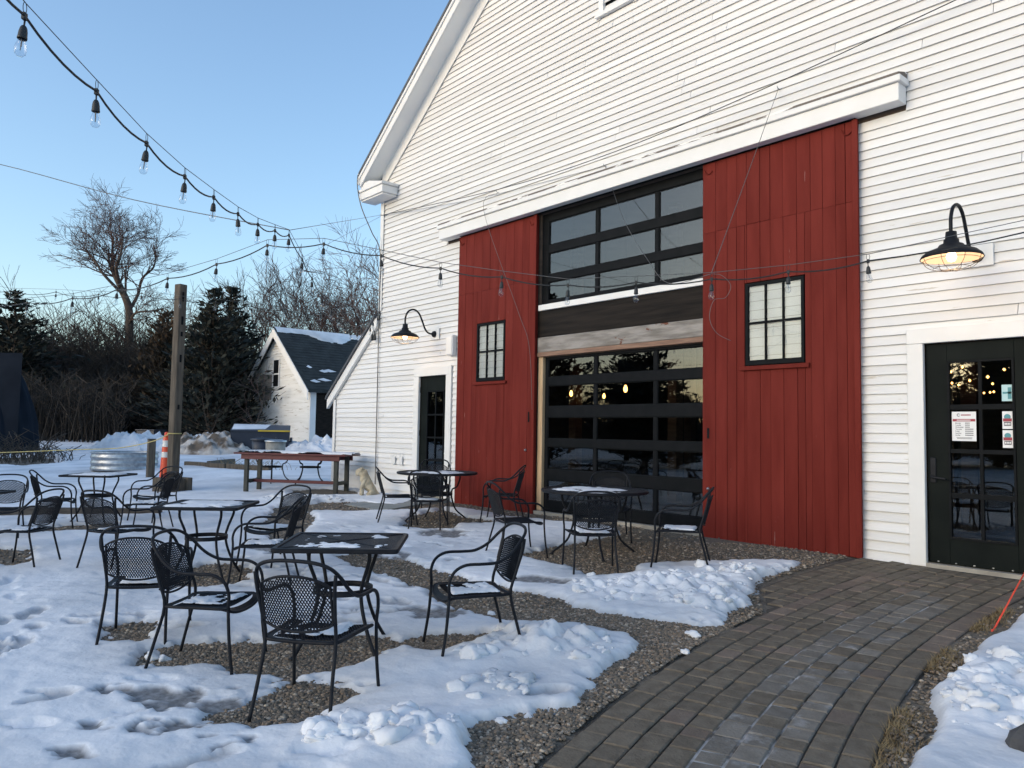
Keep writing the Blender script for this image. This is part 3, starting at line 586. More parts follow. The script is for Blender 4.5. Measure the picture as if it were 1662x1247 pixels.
def board(mb, a, b, z0, z1, slanted, ox=0, oz=0):
    e = 0.0028; a0, a1 = a + e, a + e
    if slanted:
        fnc = rake_x if z0 > 4.0 else (lambda q: min(lean_x(q), rake_x(q))); a0, a1 = fnc(z0) + e, fnc(z1) + e
    p = rng.uniform(-0.0025, 0.0025); sg = rng.uniform(-0.0035, 0.0035)
    vs = [(a0 - ox, -0.032 + p, z0 - oz), (b - e - ox, -0.032 + p, z0 + sg - oz), (b - e - ox, -0.007, z1 + 0.012 - oz), (a1 - ox, -0.007, z1 + 0.012 - oz),
          (a0 - ox, 0.002, z0 - oz), (b - e - ox, 0.002, z0 + sg - oz), (b - e - ox, 0.002, z1 + 0.012 - oz), (a1 - ox, 0.002, z1 + 0.012 - oz)]
    mb.add(vs, [(0, 1, 2, 3), (4, 7, 6, 5), (0, 4, 5, 1), (3, 2, 6, 7), (0, 3, 7, 4), (1, 5, 6, 2)])
def in_view(a, b, z):
    for x in (a, (a + b) / 2, b):
        q = inv @ Vector((x, 0, z)); px, py = 831 + 1250 * q.x / -q.z, 623.5 - 1250 * q.y / -q.z
        if -10 < px < 1672 and -10 < py < 1257: return True
    return False
vb = [bd for bd in boards if in_view(bd[0], bd[1], bd[2])]; hb = [bd for bd in boards if not in_view(bd[0], bd[1], bd[2])]
vb.sort(key=lambda q: -(q[1] - q[0]) / (8.2 ** 2 + ((q[0] + q[1]) / 2) ** 2))
for bd in vb[:300]:
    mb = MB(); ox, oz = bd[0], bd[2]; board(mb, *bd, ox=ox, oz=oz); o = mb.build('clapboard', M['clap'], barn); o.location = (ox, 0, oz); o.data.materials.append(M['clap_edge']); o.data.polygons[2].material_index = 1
mb = MB()
for bd in vb[300:] + hb: board(mb, *bd)
if mb.v:
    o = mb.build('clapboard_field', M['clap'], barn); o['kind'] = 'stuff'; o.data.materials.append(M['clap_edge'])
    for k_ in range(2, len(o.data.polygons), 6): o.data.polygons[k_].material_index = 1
print('clapboards', len(vb), len(hb))
# sheathing behind the boards, with openings
sh = MB()
for a, b, c, d in [(-13.66, -12.2, 0.2, 9.8), (-12.2, -11.25, 2.60, 9.8), (-11.25, -8.86, 0.2, 9.8), (-8.86, -5.77, 5.0, 9.8), (-5.77, -3.19, 0.2, 9.8), (-3.19, -2.22, 2.56, 8), (-2.22, -0.9, 0.2, 8), (-8.86, -5.77, 2.72, 3.50)]:
    if c < 6: sh.box(a, b, 0.004, 0.10, c, min(d, 6.5))
sh.prism([(-13.66, 6.5), (-0.94, 6.5), (-7.3, 11.37)], 0.004, 0.10)
sh.prism([(-15.44, 0.2), (-13.66, 0.2), (-13.66, 3.78), (-15.44, 2.33)], 0.004, 0.10)
sh.build('sheathing', M['wall_in'], barn)
# side wall and back, roof
mb = MB(); mb.box(-13.66, -13.56, 0.1, 22, 0.2, 6.5); mb.box(-15.46, -15.36, 0.1, 12, 0.2, 2.35); mb.box(-1.04, -0.94, 0.1, 22, 0.2, 6.5); mb.box(-13.5, -1.0, 21.9, 22, 0.2, 6.5); mb.build('side_wall', M['clap'], barn)
mb = MB()
for sgn in (-1, 1):
    xe = CX + sgn * 6.72; ze = 6.80; th = 0.07
    mb.prism([(xe, ze), (CX, ze + 6.72 * SLP), (CX, ze + 6.72 * SLP + th), (xe, ze + th)], -0.43, 22.3)
roof = mb.build('roof', M['roof'], barn)
# rake: fascia, soffit, frieze on the left slope
def slope_piece(name, off0, off1, y0, y1, m_, xe=-14.00, ze=6.80, xr=CX, sl=SLP):
    L_ = xr - xe; mb = MB(); mb.prism([(xe, ze - off0), (xr, ze + L_ * sl - off0), (xr, ze + L_ * sl - off1), (xe, ze - off1)], y0, y1); return mb.build(name, m_, barn)
slope_piece('rake_fascia', 0.002, 0.24, -0.40, -0.37, M['trim'])
slope_piece('rake_crown', 0.004, 0.07, -0.425, -0.402, M['trim'])
slope_piece('soffit', 0.19, 0.215, -0.369, -0.03, M['soffit'])
slope_piece('frieze_board', 0.217, 0.53, -0.052, -0.036, M['trim'], xe=-13.69, ze=7.04)
L_ = MB(); L_.box(-14.06, -14.0, -0.42, 22.2, 6.62, 6.86); L_.build('eave_fascia', M['trim'], barn)
mb = MB(); mb.box(-13.999, -13.70, -0.03, 22.1, 6.56, 6.60); mb.build('eave_soffit', M['soffit'], barn)
# boxed cornice return
mb = MB(); mb.bbox(-14.0, -13.10, -0.40, -0.037, 6.28, 6.43, 0.006); mb.bbox(-14.03, -13.07, -0.43, -0.037, 6.435, 6.49, 0.006); mb.bbox(-13.97, -13.13, -0.37, -0.038, 6.245, 6.275, 0.004)
mb.prism([(-14.02, 6.493), (-13.08, 6.493), (-13.70, 6.64), (-14.02, 6.64)], -0.36, -0.037)
mb.build('cornice_return', M['trim'], barn)
# lean-to roof and corner board
mb = MB(); mb.prism([(-15.75, 2.20), (-13.73, 3.84), (-13.73, 3.90), (-15.75, 2.26)], -0.14, 12.2); mb.build('lean_to_roof', M['roof'], barn)
mb = MB(); mb.prism([(-15.73, 2.00), (-13.68, 3.665), (-13.68, 3.87), (-15.73, 2.205)], -0.10, -0.037); mb.build('lean_to_rake_board', M['trim'], barn)
mb = MB(); mb.box(-15.52, -15.42, -0.05, -0.036, 0.28, 2.2); mb.box(-15.52, -15.465, -0.0355, 0.12, 0.28, 2.2); mb.build('corner_board', M['trim'], barn)
mb = MB(); mb.box(-13.72, -13.60, -0.048, -0.036, 3.98, 6.24); mb.box(-13.72, -13.665, -0.0355, 0.12, 3.98, 6.24); mb.build('corner_board', M['trim'], barn)
# foundation
mb = MB(); mb.box(-15.40, -3.2, -0.012, 0.12, 0.0, 0.284); mb.box(-8.87, -5.76, -0.09, -0.0125, 0.0, 0.345); mb.build('foundation', M['concrete'], barn)
# boxed cover over the sliding door track
mb = MB(); mb.bbox(-11.37, -3.27, -0.22, -0.036, 5.012, 5.20, 0.006); tc_ = mb.build('track_cover', M['trim'], barn)
mb = MB(); mb.bbox(-11.40, -3.24, -0.255, -0.0365, 5.203, 5.27, 0.006); mb.build('track_cover_cap', M['trim'], barn)
mb = MB(); mb.add([(-11.38, -0.245, 5.273), (-3.26, -0.245, 5.273), (-3.26, -0.243, 5.30), (-11.38, -0.243, 5.30), (-11.38, -0.036, 5.36), (-3.26, -0.036, 5.36), (-11.38, -0.036, 5.273), (-3.26, -0.036, 5.273)], [(0, 1, 2, 3), (3, 2, 5, 4), (0, 3, 4, 6), (1, 7, 5, 2)])
mb.build('track_cover_flashing', M['worn_trim'], barn)
mb = MB(); mb.box(-10.9, -3.78, -0.10, -0.05, 5.004, 5.011); mb.build('door_track', M['dark'], barn)
# louvred vent near the top
vent = empty('gable_vent', (0, 0, 0), parent=barn)
mb = MB(); mb.box(-7.62, -7.53, -0.06, -0.002, 7.78, 9.4); mb.box(-7.07, -6.98, -0.06, -0.002, 7.78, 9.4); mb.box(-7.68, -6.92, -0.075, -0.002, 7.72, 7.778); mb.build('frame', M['trim'], vent)
mb = MB(); mb.box(-7.53, -7.07, 0.0, 0.003, 7.78, 9.4); mb.build('backing', M['dark'], vent)
for k in range(14):
    z = 7.80 + k * 0.115; mb = MB(); mb.add([(-7.528, -0.04, 0), (-7.072, -0.04, 0), (-7.072, -0.004, 0.075), (-7.528, -0.004, 0.075), (-7.528, -0.03, -0.006), (-7.072, -0.03, -0.006), (-7.072, 0.0, 0.07), (-7.528, 0.0, 0.07)], [(0, 1, 2, 3), (4, 7, 6, 5), (0, 4, 5, 1), (2, 6, 7, 3)])
    o = mb.build('slat', M['trim'], vent); o.location = (0, 0, z)

# --- header timbers between the two overhead doors
mb = MB(); mb.bbox(-8.85, -5.74, -0.06, 0.10, 3.455, 3.545, 0.005); mb.build('window_sill', M['trim'], barn)
mb = MB(); mb.bbox(-8.87, -5.74, -0.03, 0.10, 3.035, 3.452, 0.006); mb.build('header_beam', M['beam_dark'], barn)
mb = MB(); mb.bbox(-8.87, -5.74, -0.045, 0.10, 2.80, 3.032, 0.008); mb.build('header_beam', M['beam_grey'], barn)
mb = MB(); mb.bbox(-8.87, -5.74, -0.055, 0.10, 2.73, 2.797, 0.004); mb.build('door_head_trim', M['copper'], barn)
mb = MB(); mb.bbox(-8.87, -8.765, -0.02, 0.10, 0.346, 2.728, 0.004); mb.build('door_jamb', M['raw_wood'], barn)

# --- interior room seen through the glass
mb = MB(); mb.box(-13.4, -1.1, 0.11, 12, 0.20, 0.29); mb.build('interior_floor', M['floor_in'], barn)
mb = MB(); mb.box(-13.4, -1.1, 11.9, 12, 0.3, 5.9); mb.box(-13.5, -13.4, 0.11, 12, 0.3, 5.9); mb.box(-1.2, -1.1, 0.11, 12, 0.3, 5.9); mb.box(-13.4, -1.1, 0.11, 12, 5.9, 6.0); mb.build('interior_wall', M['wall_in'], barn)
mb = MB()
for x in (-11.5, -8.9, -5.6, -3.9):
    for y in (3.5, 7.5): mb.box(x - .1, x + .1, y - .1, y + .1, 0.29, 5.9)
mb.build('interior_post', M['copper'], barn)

# --- glazed overhead doors
def overhead(name, label, x0, x1, zrows, z0, z1, xm, first_jamb):
    t = empty(name, (x0, 0.03, z0)); tag(t, label, 'garage door', 'glazed overhead doors')
    ys0, ys1 = 0.0, 0.05
    def bx(n, a, b, c, d, y0=ys0, y1=ys1, m_=M['dark'], par=t, bev=0.005):
        mb = MB(); mb.bbox(a - x0, b - x0, y0, y1, c - z0, d - z0, bev); return mb.build(n, m_, par)
    bx('stile', x0, x0 + first_jamb, z0, z1); bx('stile', x1 - 0.05, x1, z0, z1)
    xc = [x0 + first_jamb] + xm + [x1 - 0.05]; prev = z1
    for (a, b) in zrows + [(None, None)]:
        top = prev; bot = b if b is not None else z0
        bx('rail', xc[0] + 0.001, xc[-1] - 0.001, bot, top, -0.006, 0.044)
        if a is not None:
            for k in range(len(xc) - 1):
                l = xc[k] + (0.032 if k else 0.0); rr = xc[k + 1] - (0.032 if k < len(xc) - 2 else 0.0)
                if k: bx('mullion', xc[k] - 0.032, xc[k] + 0.032, a, b, 0.002, 0.046)
                bx('pane', l - 0.004, rr + 0.004, a - 0.004, b + 0.004, 0.022, 0.028, M['glass'], bev=0.001)
                mb = MB(); g = 0.010
                for q in ((l, rr, a, a + g), (l, rr, b - g, b), (l, l + g, a + g, b - g), (rr - g, rr, a + g, b - g)): mb.box(q[0] - x0, q[1] - x0, 0.012, 0.020, q[2] - z0, q[3] - z0)
                mb.build('glazing_bead', M['dark'], t)
            prev = a
    return t
overhead('upper_overhead_door', 'black framed glass panel door high above the charred beam', -8.88, -5.60, [(4.50, 4.87), (4.03, 4.365), (3.62, 3.905)], 3.548, 5.005, [-7.69, -6.58], 0.16)
overhead('lower_overhead_door', 'tall black framed glass panel door at patio level behind the round table', -8.762, -5.60, [(2.41, 2.685), (1.955, 2.275), (1.46, 1.785), (0.99, 1.335), (0.51, 0.82), (0.40, 0.45)][:5], 0.35, 2.725, [-7.70, -6.595], 0.07)

# --- red sliding doors
def sliding(name, label, x0, x1, planks, z_split, win, worn):
    t = empty(name, (x0, -0.06, 0.29)); tag(t, label, 'barn door', 'red sliding barn doors')
    z0, z1 = 0.29, 4.995; W_ = x1 - x0
    mb = MB(); mb.box(0.01, W_ - 0.01, 0.0, 0.028, 0.01, z1 - z0 - 0.01)
    # backing without the window hole
    wx0, wx1, wz0, wz1 = win; bk = MB()
    for a, b, c, d in ((0.01, wx0 - x0 - 0.012, 0.01, z1 - z0 - .01), (wx1 - x0 + 0.012, W_ - .01, 0.01, z1 - z0 - .01), (wx0 - x0 - 0.012, wx1 - x0 + 0.012, 0.01, wz0 - z0 - 0.012), (wx0 - x0 - 0.012, wx1 - x0 + 0.012, wz1 - z0 + 0.012, z1 - z0 - .01)):
        bk.box(a, b, 0.0, 0.028, c, d)
    bk.build('backing', M['red'], t)
    ed = [0.0]
    ws = [rng.uniform(0.75, 1.3) for _ in range(planks)]; sm_ = sum(ws)
    for q in ws: ed.append(ed[-1] + q / sm_ * W_)
    def pl(a, b, c, d):
        if d - c < 0.02 or b - a < 0.015: return
        g = rng.choice([0.0012, 0.0016, 0.003]); p = rng.uniform(-0.002, 0.0015); mb = MB(); mb.bbox(g, b - a - g, -0.024 + p, -0.001, g * 0.6, d - c - g * 0.6, 0.0015)
        o = mb.build('plank', M['red_plank'], t); o.location = (a, 0, c)
    for a, b in zip(ed[:-1], ed[1:]):
        for c, d in ((0, z_split - z0), (z_split - z0, z1 - z0)):
            # cut round the window
            fx0, fx1, fz0, fz1 = wx0 - x0 - 0.01, wx1 - x0 + 0.01, wz0 - z0 - 0.01, wz1 - z0 + 0.01
            if b <= fx0 or a >= fx1 or d <= fz0 or c >= fz1: pl(a, b, c, d); continue
            if a < fx0: pl(a, fx0, max(c, 0), d)
            if b > fx1: pl(fx1, b, c, d)
            aa, bb = max(a, fx0), min(b, fx1); pl(aa, bb, c, fz0); pl(aa, bb, fz1, d)
    mb = MB(); mb.bbox(W_ - 0.05, W_ + 0.012, -0.05, -0.026, 0.0, z1 - z0, 0.004); mb.build('edge_board', M['red_plank'], t)
    # six light sash
    wn = empty('window', (wx0 - x0, 0, wz0 - z0), parent=t); ww, wh = wx1 - wx0, wz1 - wz0
    mb = MB(); q = 0.036; mb.box(0, q, -0.03, 0.02, 0, wh); mb.box(ww - q, ww, -0.03, 0.02, 0, wh); mb.box(q, ww - q, -0.0295, 0.02, wh - q, wh); mb.box(q, ww - q, -0.032, 0.02, 0, q * 1.6); mb.build('frame', M['dark'], wn)
    for k in (1, 2): mb = MB(); x = q + (ww - 2 * q) * k / 3; mb.box(x - 0.009, x + 0.009, -0.024, 0.012, q * 1.6, wh - q); mb.build('muntin', M['dark'], wn)
    mb = MB(); z = wh * 0.50 + 0.01; mb.box(q, ww - q, -0.026, 0.014, z - 0.013, z + 0.013); mb.build('muntin', M['dark'], wn)
    for i in range(3):
        for j in range(2):
            a = q + (ww - 2 * q) * i / 3 + 0.009; b = q + (ww - 2 * q) * (i + 1) / 3 - 0.009; c = q * 1.6 if j == 0 else z + 0.013; d = z - 0.013 if j == 0 else wh - q
            mb = MB(); mb.box(a, b, -0.010, -0.006, c, d); mb.build('pane', M['glass_old'], wn)
    mb = MB()
    for k in range(9): zz = k * wh / 9; mb.add([(q, 0.004, zz + .002), (ww - q, 0.004, zz + .002), (ww - q, 0.012, zz + wh / 9), (q, 0.012, zz + wh / 9)], [(0, 1, 2, 3)])
    mb.build('siding_behind_glass', M['shade_white'], wn)
    mb = MB(); mb.bbox(wx0 - x0 - 0.06, wx1 - x0 + 0.07, -0.06, -0.026, wz0 - z0 - 0.062, wz0 - z0 - 0.012, 0.004); mb.build('sill', M['red'], t)
    # iron hanger straps peeping out and a small latch
    for xx in (0.10, W_ - 0.10):
        mb = MB(); mb.tube(smooth_path([(xx - 0.07, -0.034, 4.63), (xx - 0.04, -0.034, 4.575), (xx, -0.034, 4.56), (xx + 0.05, -0.034, 4.59)], 4), 0.007, 5); mb.build('hanger_hook', M['red'], t, True)
    return t
dL = sliding('sliding_barn_door', 'narrow worn red plank sliding door beside the small dark glass door', -10.92, -8.875, 10, 3.95, (-10.36, -9.62, 2.40, 3.385), True)
dR = sliding('sliding_barn_door', 'wide red plank sliding door nearest the brick paver path', -5.752, -3.765, 13, 4.10, (-5.14, -4.39, 2.39, 3.375), False)
for par, xx, zz in ((dL, 1.86, 0.98), (dR, 0.09, 0.60)):
    mb = MB(); mb.lathe([(0.0, 0.03), (0.016, 0.024), (0.022, 0.0), (0.0, 0.0)], 8); o = mb.build('latch_eye', M['galv'], par, True); o.location = (xx, -0.027, zz); o.rotation_euler = (R_(90), 0, 0)
mb = MB(); mb.box(0, 0.03, -0.0035, 0, 0, 0.16); o = mb.build('pull_slot', M['dark'], dL); o.location = (1.90, -0.0275, 1.42)
mb = MB(); mb.box(0, 0.03, -0.0035, 0, 0, 0.13); o = mb.build('pull_slot', M['dark'], dR); o.location = (0.07, -0.0275, 1.22)

# --- entry doors (parts of the barn)
def casing(x0, x1, zt, w_, z0, lab=None):
    mb = MB(); mb.bbox(x0 - w_, x0, -0.052, -0.0005, z0, zt, 0.004); mb.bbox(x1, x1 + w_, -0.052, -0.0005, z0, zt, 0.004); mb.bbox(x0 - w_, x1 + w_, -0.056, -0.0005, zt + 0.001, zt + w_, 0.004); return mb.build('door_casing', M['trim'], barn)
def entry(x0, x1, z0, z1, gx0, gx1, rows, handle_left, label):
    d = empty('entry_door', (x0, 0.0, z0), parent=barn); d['label'] = label
    mb = MB(); Wd, Hd = x1 - x0, z1 - z0
    g0, g1 = gx0 - x0, gx1 - x0; r0, r1 = rows[-1][0] - z0, rows[0][1] - z0; th = (0.012, 0.055)
    mb.bbox(0.006, g0 - 0.02, *th, 0.02, Hd - 0.006, 0.004); mb.bbox(g1 + 0.02, Wd - 0.006, *th, 0.02, Hd - 0.006, 0.004); mb.bbox(g0 - 0.0205, g1 + 0.0205, 0.0125, 0.0545, 0.02, r0 - 0.02, 0.003); mb.bbox(g0 - 0.0205, g1 + 0.0205, 0.0125, 0.0545, r1 + 0.02, Hd - 0.006, 0.003)
    mb.build('slab', M['door_dark'], d)
    mb = MB(); q = 0.02
    mb.box(g0 - q, g0, 0.002, 0.05, r0 - q, r1 + q); mb.box(g1, g1 + q, 0.002, 0.05, r0 - q, r1 + q); mb.box(g0, g1, 0.0025, 0.05, r1, r1 + q); mb.box(g0, g1, 0.0025, 0.05, r0 - q, r0); mb.build('glazing_frame', M['dark'], d)
    xm = (g0 + g1) / 2; mb = MB(); mb.box(xm - 0.014, xm + 0.014, 0.008, 0.045, r0, r1); mb.build('muntin', M['dark'], d)
    for k, (a, b) in enumerate(rows):
        a -= z0; b -= z0
        if k < len(rows) - 1: nb = rows[k + 1][1] - z0; mb = MB(); mb.box(g0, g1, 0.010, 0.043, nb, a); mb.build('muntin', M['dark'], d)
        for l, rr in ((g0, xm - 0.014), (xm + 0.014, g1)): mb = MB(); mb.box(l, rr, 0.024, 0.028, a, b); mb.build('pane', M['glass'], d)
    mb = MB(); mb.box(-0.02, Wd + 0.02, -0.05, 0.09, -0.03, 0.012); mb.build('threshold', M['concrete'], d)
    hx = 0.06 if handle_left else Wd - 0.06; sg = 1 if handle_left else -1
    mb = MB(); mb.bbox(hx - 0.028, hx + 0.028, -0.004, 0.011, 0.80, 1.05, 0.006); mb.tube([(hx, -0.003, 0.86), (hx, -0.05, 0.86), (hx + sg * 0.03, -0.055, 0.857), (hx + sg * 0.13, -0.05, 0.845)], 0.011, 8); mb.build('handle', M['iron'], d, False)
    mb = MB()
    for zz in (0.25, Hd * 0.52, Hd - 0.25): mb.tube([(Wd - 0.0 if handle_left else 0.0, -0.004, zz - 0.05), (Wd if handle_left else 0.0, -0.004, zz + 0.05)], 0.008, 6)
    mb.build('hinge', M['dark'], d)
    return d
casing(-12.17, -11.295, 2.565, 0.165, 0.30); entry(-12.17, -11.295, 0.355, 2.565, -11.93, -11.43, [(1.86, 2.27), (1.44, 1.83), (1.02, 1.41), (0.62, 0.99)], False, 'narrow dark glazed door at the left end of the barn')
casing(-3.145, -2.235, 2.505, 0.155, 0.29); dr_ = entry(-3.145, -2.235, 0.315, 2.505, -2.925, -2.385, [(1.89, 2.30), (1.455, 1.84), (1.03, 1.415), (0.60, 0.98)], True, 'dark glazed door with taped notices beside the path')
mb = MB()
for k in range(5): mb.box(-3.06 + k * 0.16, -3.045 + k * 0.16, 0.004, 0.011, 0.345, 0.355)
mb.build('kick_rivet', M['galv'], barn)

# --- notices taped on the right door
def text_mesh(s, size, mat_, parent, loc, align='LEFT', bold=False):
    c = bpy.data.curves.new('lettering', 'FONT'); c.body = s; c.size = size; c.align_x = align; c.resolution_u = 2
    if bold: c.offset = size * 0.02
    o = bpy.data.objects.new('lettering', c); col.objects.link(o); dg = bpy.context.evaluated_depsgraph_get(); me = bpy.data.meshes.new_from_object(o.evaluated_get(dg))
    bpy.data.objects.remove(o); bpy.data.curves.remove(c)
    o = link('lettering', me, mat_, parent); me.materials.clear(); me.materials.append(mat_); o.location = loc; o.rotation_euler = (R_(90), 0, 0); return o
def sheet(name, label, x, z, w_, h_, m_, cat='notice'):
    mb = MB(); mb.box(0, w_, -0.001, 0.0, 0, h_); o = mb.build(name, m_); o.location = (x, 0.0225, z); tag(o, label, cat); return o
p1 = sheet('hours_notice', 'white opening hours sheet with dark red band on the right door glass', -2.912, 1.535, 0.215, 0.285, M['paper'])
mb = MB(); mb.box(0.008, 0.207, -0.0022, -0.0015, 0.190, 0.214); mb.build('band', M['ink_red'], p1)
mb = MB(); mb.tube([(0.060 + 0.012 * math.cos(a), -0.002, 0.252 + 0.012 * math.sin(a)) for a in np.linspace(0.6, 5.7, 14)], 0.0028, 4); mb.build('emblem', M['ink'], p1)
mb = MB()
for k in range(8): mb.box(0.082 + k * 0.011, 0.0905 + k * 0.011, -0.0021, -0.0015, 0.246, 0.258)
mb.build('heading', M['ink_red'], p1)
mb = MB()
for k in range(13): mb.box(0.045 + k * 0.0095, 0.0515 + k * 0.0095, -0.0030, -0.0024, 0.197, 0.207)
mb.build('band_lettering', M['paper'], p1)
for k, dname in enumerate(['Monday', 'Tuesday', 'Wednesday', 'Thursday', 'Friday', 'Saturday', 'Sunday']):
    text_mesh(dname, 0.0155, M['ink'], p1, (0.030, -0.002, 0.168 - k * 0.0195), bold=True)
    mb = MB(); nn = 4 if k < 3 else 7
    for j in range(nn): mb.box(0.118 + j * 0.0105, 0.126 + j * 0.0105, -0.0021, -0.0015, 0.169 - k * 0.0195, 0.178 - k * 0.0195)
    mb.build('hours', M['ink'], p1)
mb = MB(); mb.box(0.04, 0.18, -0.0021, -0.0015, 0.030, 0.034); mb.box(0.045, 0.175, -0.0021, -0.0015, 0.020, 0.024); mb.build('footnote', M['ink'], p1)
p2 = sheet('sticker', 'small pale teal sticker at the upper right of the right door', -2.475, 1.915, 0.088, 0.155, M['paper_teal'], 'sticker')
mb = MB(); mb.box(0.008, 0.08, -0.0022, -0.0015, 0.07, 0.088); mb.box(0.05, 0.08, -0.0022, -0.0015, 0.02, 0.13); mb.build('print', M['ink_teal'], p2)
for z, lab in ((1.655, 'upper round badge sticker on the right door pane'), (1.478, 'lower round badge sticker on the right door pane')):
    p3 = sheet('badge_sticker', lab, -2.475, z, 0.084, 0.165 if z > 1.6 else 0.165, M['paper'], 'sticker'); p3['group'] = 'badge stickers'
    mb = MB(); mb.add([(0.042 + 0.028 * math.cos(a), -0.002, 0.112 + 0.028 * math.sin(a)) for a in np.linspace(0, 6.283, 15)[:-1]], [tuple(range(14))[::-1]]); mb.build('dome', M['ink_teal'], p3)
    mb = MB(); mb.box(0.006, 0.078, -0.0032, -0.0026, 0.070, 0.098); mb.build('ribbon', M['ink_red'], p3); mb = MB(); mb.box(0.014, 0.072, -0.0032, -0.0026, 0.030, 0.066); mb.build('block', M['ink'], p3)
    mb = MB()
    for k in range(4): mb.box(0.019 + k * 0.013, 0.028 + k * 0.013, -0.0042, -0.0036, 0.038, 0.058)
    mb.build('block_lettering', M['paper'], p3)
p4 = sheet('hanging_tag', 'small turquoise tag on the narrow left door', -11.375, 1.13, 0.05, 0.11, M['paper_teal'], 'tag'); p4.location.y = 0.005

# --- lit bulbs inside
def pendant(x, y, z, label, name='pendant_bulb', s=1.0):
    t = empty(name, (x, y, z)); tag(t, label, 'lamp', 'lit bulbs inside the barn')
    mb = MB(); mb.lathe([(0.0, -0.075 * s), (0.022 * s, -0.065 * s), (0.034 * s, -0.03 * s), (0.03 * s, 0.01 * s), (0.016 * s, 0.04 * s), (0.014 * s, 0.05 * s)], 10); mb.build('bulb', M['bulb_lit'], t, True)
    mb = MB(); mb.lathe([(0.017 * s, 0.05 * s), (0.019 * s, 0.10 * s), (0.0, 0.11 * s)], 8); mb.tube([(0, 0, 0.1 * s), (0, 0, 5.9 - z)], 0.004, 4); mb.build('cord', M['rubber'], t)
    return t
for x, y, z, s, lab in [(-11.14, 3.0, 2.37, 1.0, 'leftmost lit pendant bulb seen through the lower glass door'), (-11.15, 4.0, 2.36, .9, 'middle lit pendant bulb seen through the lower glass door'), (-9.34, 2.6, 2.39, 1.1, 'rightmost lit pendant bulb seen through the lower glass door')]: pendant(x, y, z, lab, s=s)
fs = empty('fairy_lights', (-3.8, 3, 2.3)); tag(fs, 'string of tiny lit bulbs seen through the right door glass', 'string lights')
for x, y, z in [(-3.484,2.0,2.425),(-3.97,3.0,2.452),(-4.134,3.5,2.336),(-4.221,4.0,2.339),(-3.74,3.0,2.327),(-4.428,5.0,2.322),(-3.087,1.6,2.265),(-3.783,4.0,2.341),(-4.214,5.0,2.268),(-4.13,5.0,2.275),(-3.925,4.5,2.255),(-3.336,3.0,2.453)]:
    mb = MB(); mb.lathe([(0, -.02), (.018, 0), (0, .02)], 6); o = mb.build('bulb', M['bulb_lit'], fs); o.location = (x + 3.8, y - 3, z - 2.3)

# ------------------------------------------------------------------ gooseneck wall lamps
def gooseneck(x, z, label):
    t = empty('gooseneck_lamp', (x, -0.036, z)); tag(t, label, 'wall lamp', 'gooseneck wall lamps')
    mb = MB(); mb.bbox(-0.14, 0.14, -0.018, 0.0, -0.10, 0.11, 0.003); mb.build('mounting_block', M['trim'], t)
    mb = MB(); mb.lathe([(0.0, 0.055), (0.03, 0.052), (0.055, 0.03), (0.062, 0.0), (0, 0)], 14); o = mb.build('wall_plate', M['iron'], t, True); o.location = (0, -0.0185, 0); o.rotation_euler = (R_(90), 0, 0)
    yc = -0.66; mb = MB(); mb.tube(smooth_path([(0, -0.04, 0), (0, -0.14, 0.005), (0, -0.22, 0.06), (0, -0.29, 0.20), (0, -0.37, 0.345), (0, -0.48, 0.405), (0, -0.60, 0.36), (0, yc, 0.24), (0, yc, 0.07)], 6), 0.0165, 10); mb.build('neck', M['iron'], t, True)
    mb = MB(); mb.lathe([(0.0, 0.12), (0.045, 0.12), (0.05, 0.055), (0.062, 0.05), (0.065, 0.015), (0.10, 0.0), (0.115, -0.025), (0.205, -0.06), (0.245, -0.095), (0.258, -0.125), (0.25, -0.125)], 28, (0, yc, 0)); mb.build('shade', M['iron'], t, True)
    mb = MB(); mb.lathe([(0.25, -0.124), (0.235, -0.098), (0.20, -0.068), (0.11, -0.033), (0.03, -0.02)], 28, (0, yc, 0)); mb.build('shade_lining', M['shade_in'], t, True)
    mb = MB(); mb.lathe([(0.0, -0.155), (0.03, -0.145), (0.045, -0.11), (0.03, -0.07), (0.025, -0.03), (0, -0.02)], 12, (0, yc, 0)); mb.build('bulb', M['lamp_lit'], t, True)
    mb = MB()
    for k in range(8):
        a = k * math.pi / 4; pts = [(math.cos(a) * rr, yc + math.sin(a) * rr, zz) for rr, zz in ((0.243, -0.12), (0.225, -0.165), (0.17, -0.205), (0.09, -0.228), (0.0, -0.232))]; mb.tube(smooth_path(pts, 3), 0.0028, 4)
    for rr, zz in ((0.235, -0.145), (0.15, -0.213)): mb.tube([(math.cos(a) * rr, yc + math.sin(a) * rr, zz) for a in np.linspace(0, 6.283, 25)[:-1]], 0.0028, 4, close=True)
    mb.build('cage', M['wirecage'], t, True)
    ld = bpy.data.lights.new('lamp_light', 'POINT'); ld.energy = 2.6; ld.color = (1.0, 0.68, 0.38); ld.shadow_soft_size = 0.05; lo = bpy.data.objects.new('lamp_light', ld); col.objects.link(lo); lo.parent = t; lo.location = (0, yc, -0.175)
    return t
gooseneck(-2.635, 3.31, 'black gooseneck barn lamp above the right glazed door')
gooseneck(-11.674, 3.33, 'black gooseneck barn lamp above the narrow left door')
t = empty('wall_box', (-11.11, -0.036, 2.90)); tag(t, 'slim white electrical box on the wall beside the left lamp', 'electrical box')
mb = MB(); mb.bbox(-0.10, 0.10, -0.09, 0, 0, 0.36, 0.01); mb.build('housing', M['trim'], t); mb = MB(); mb.bbox(-0.085, 0.085, -0.1, -0.0905, 0.015, 0.345, 0.004); mb.build('cover', M['trim'], t)
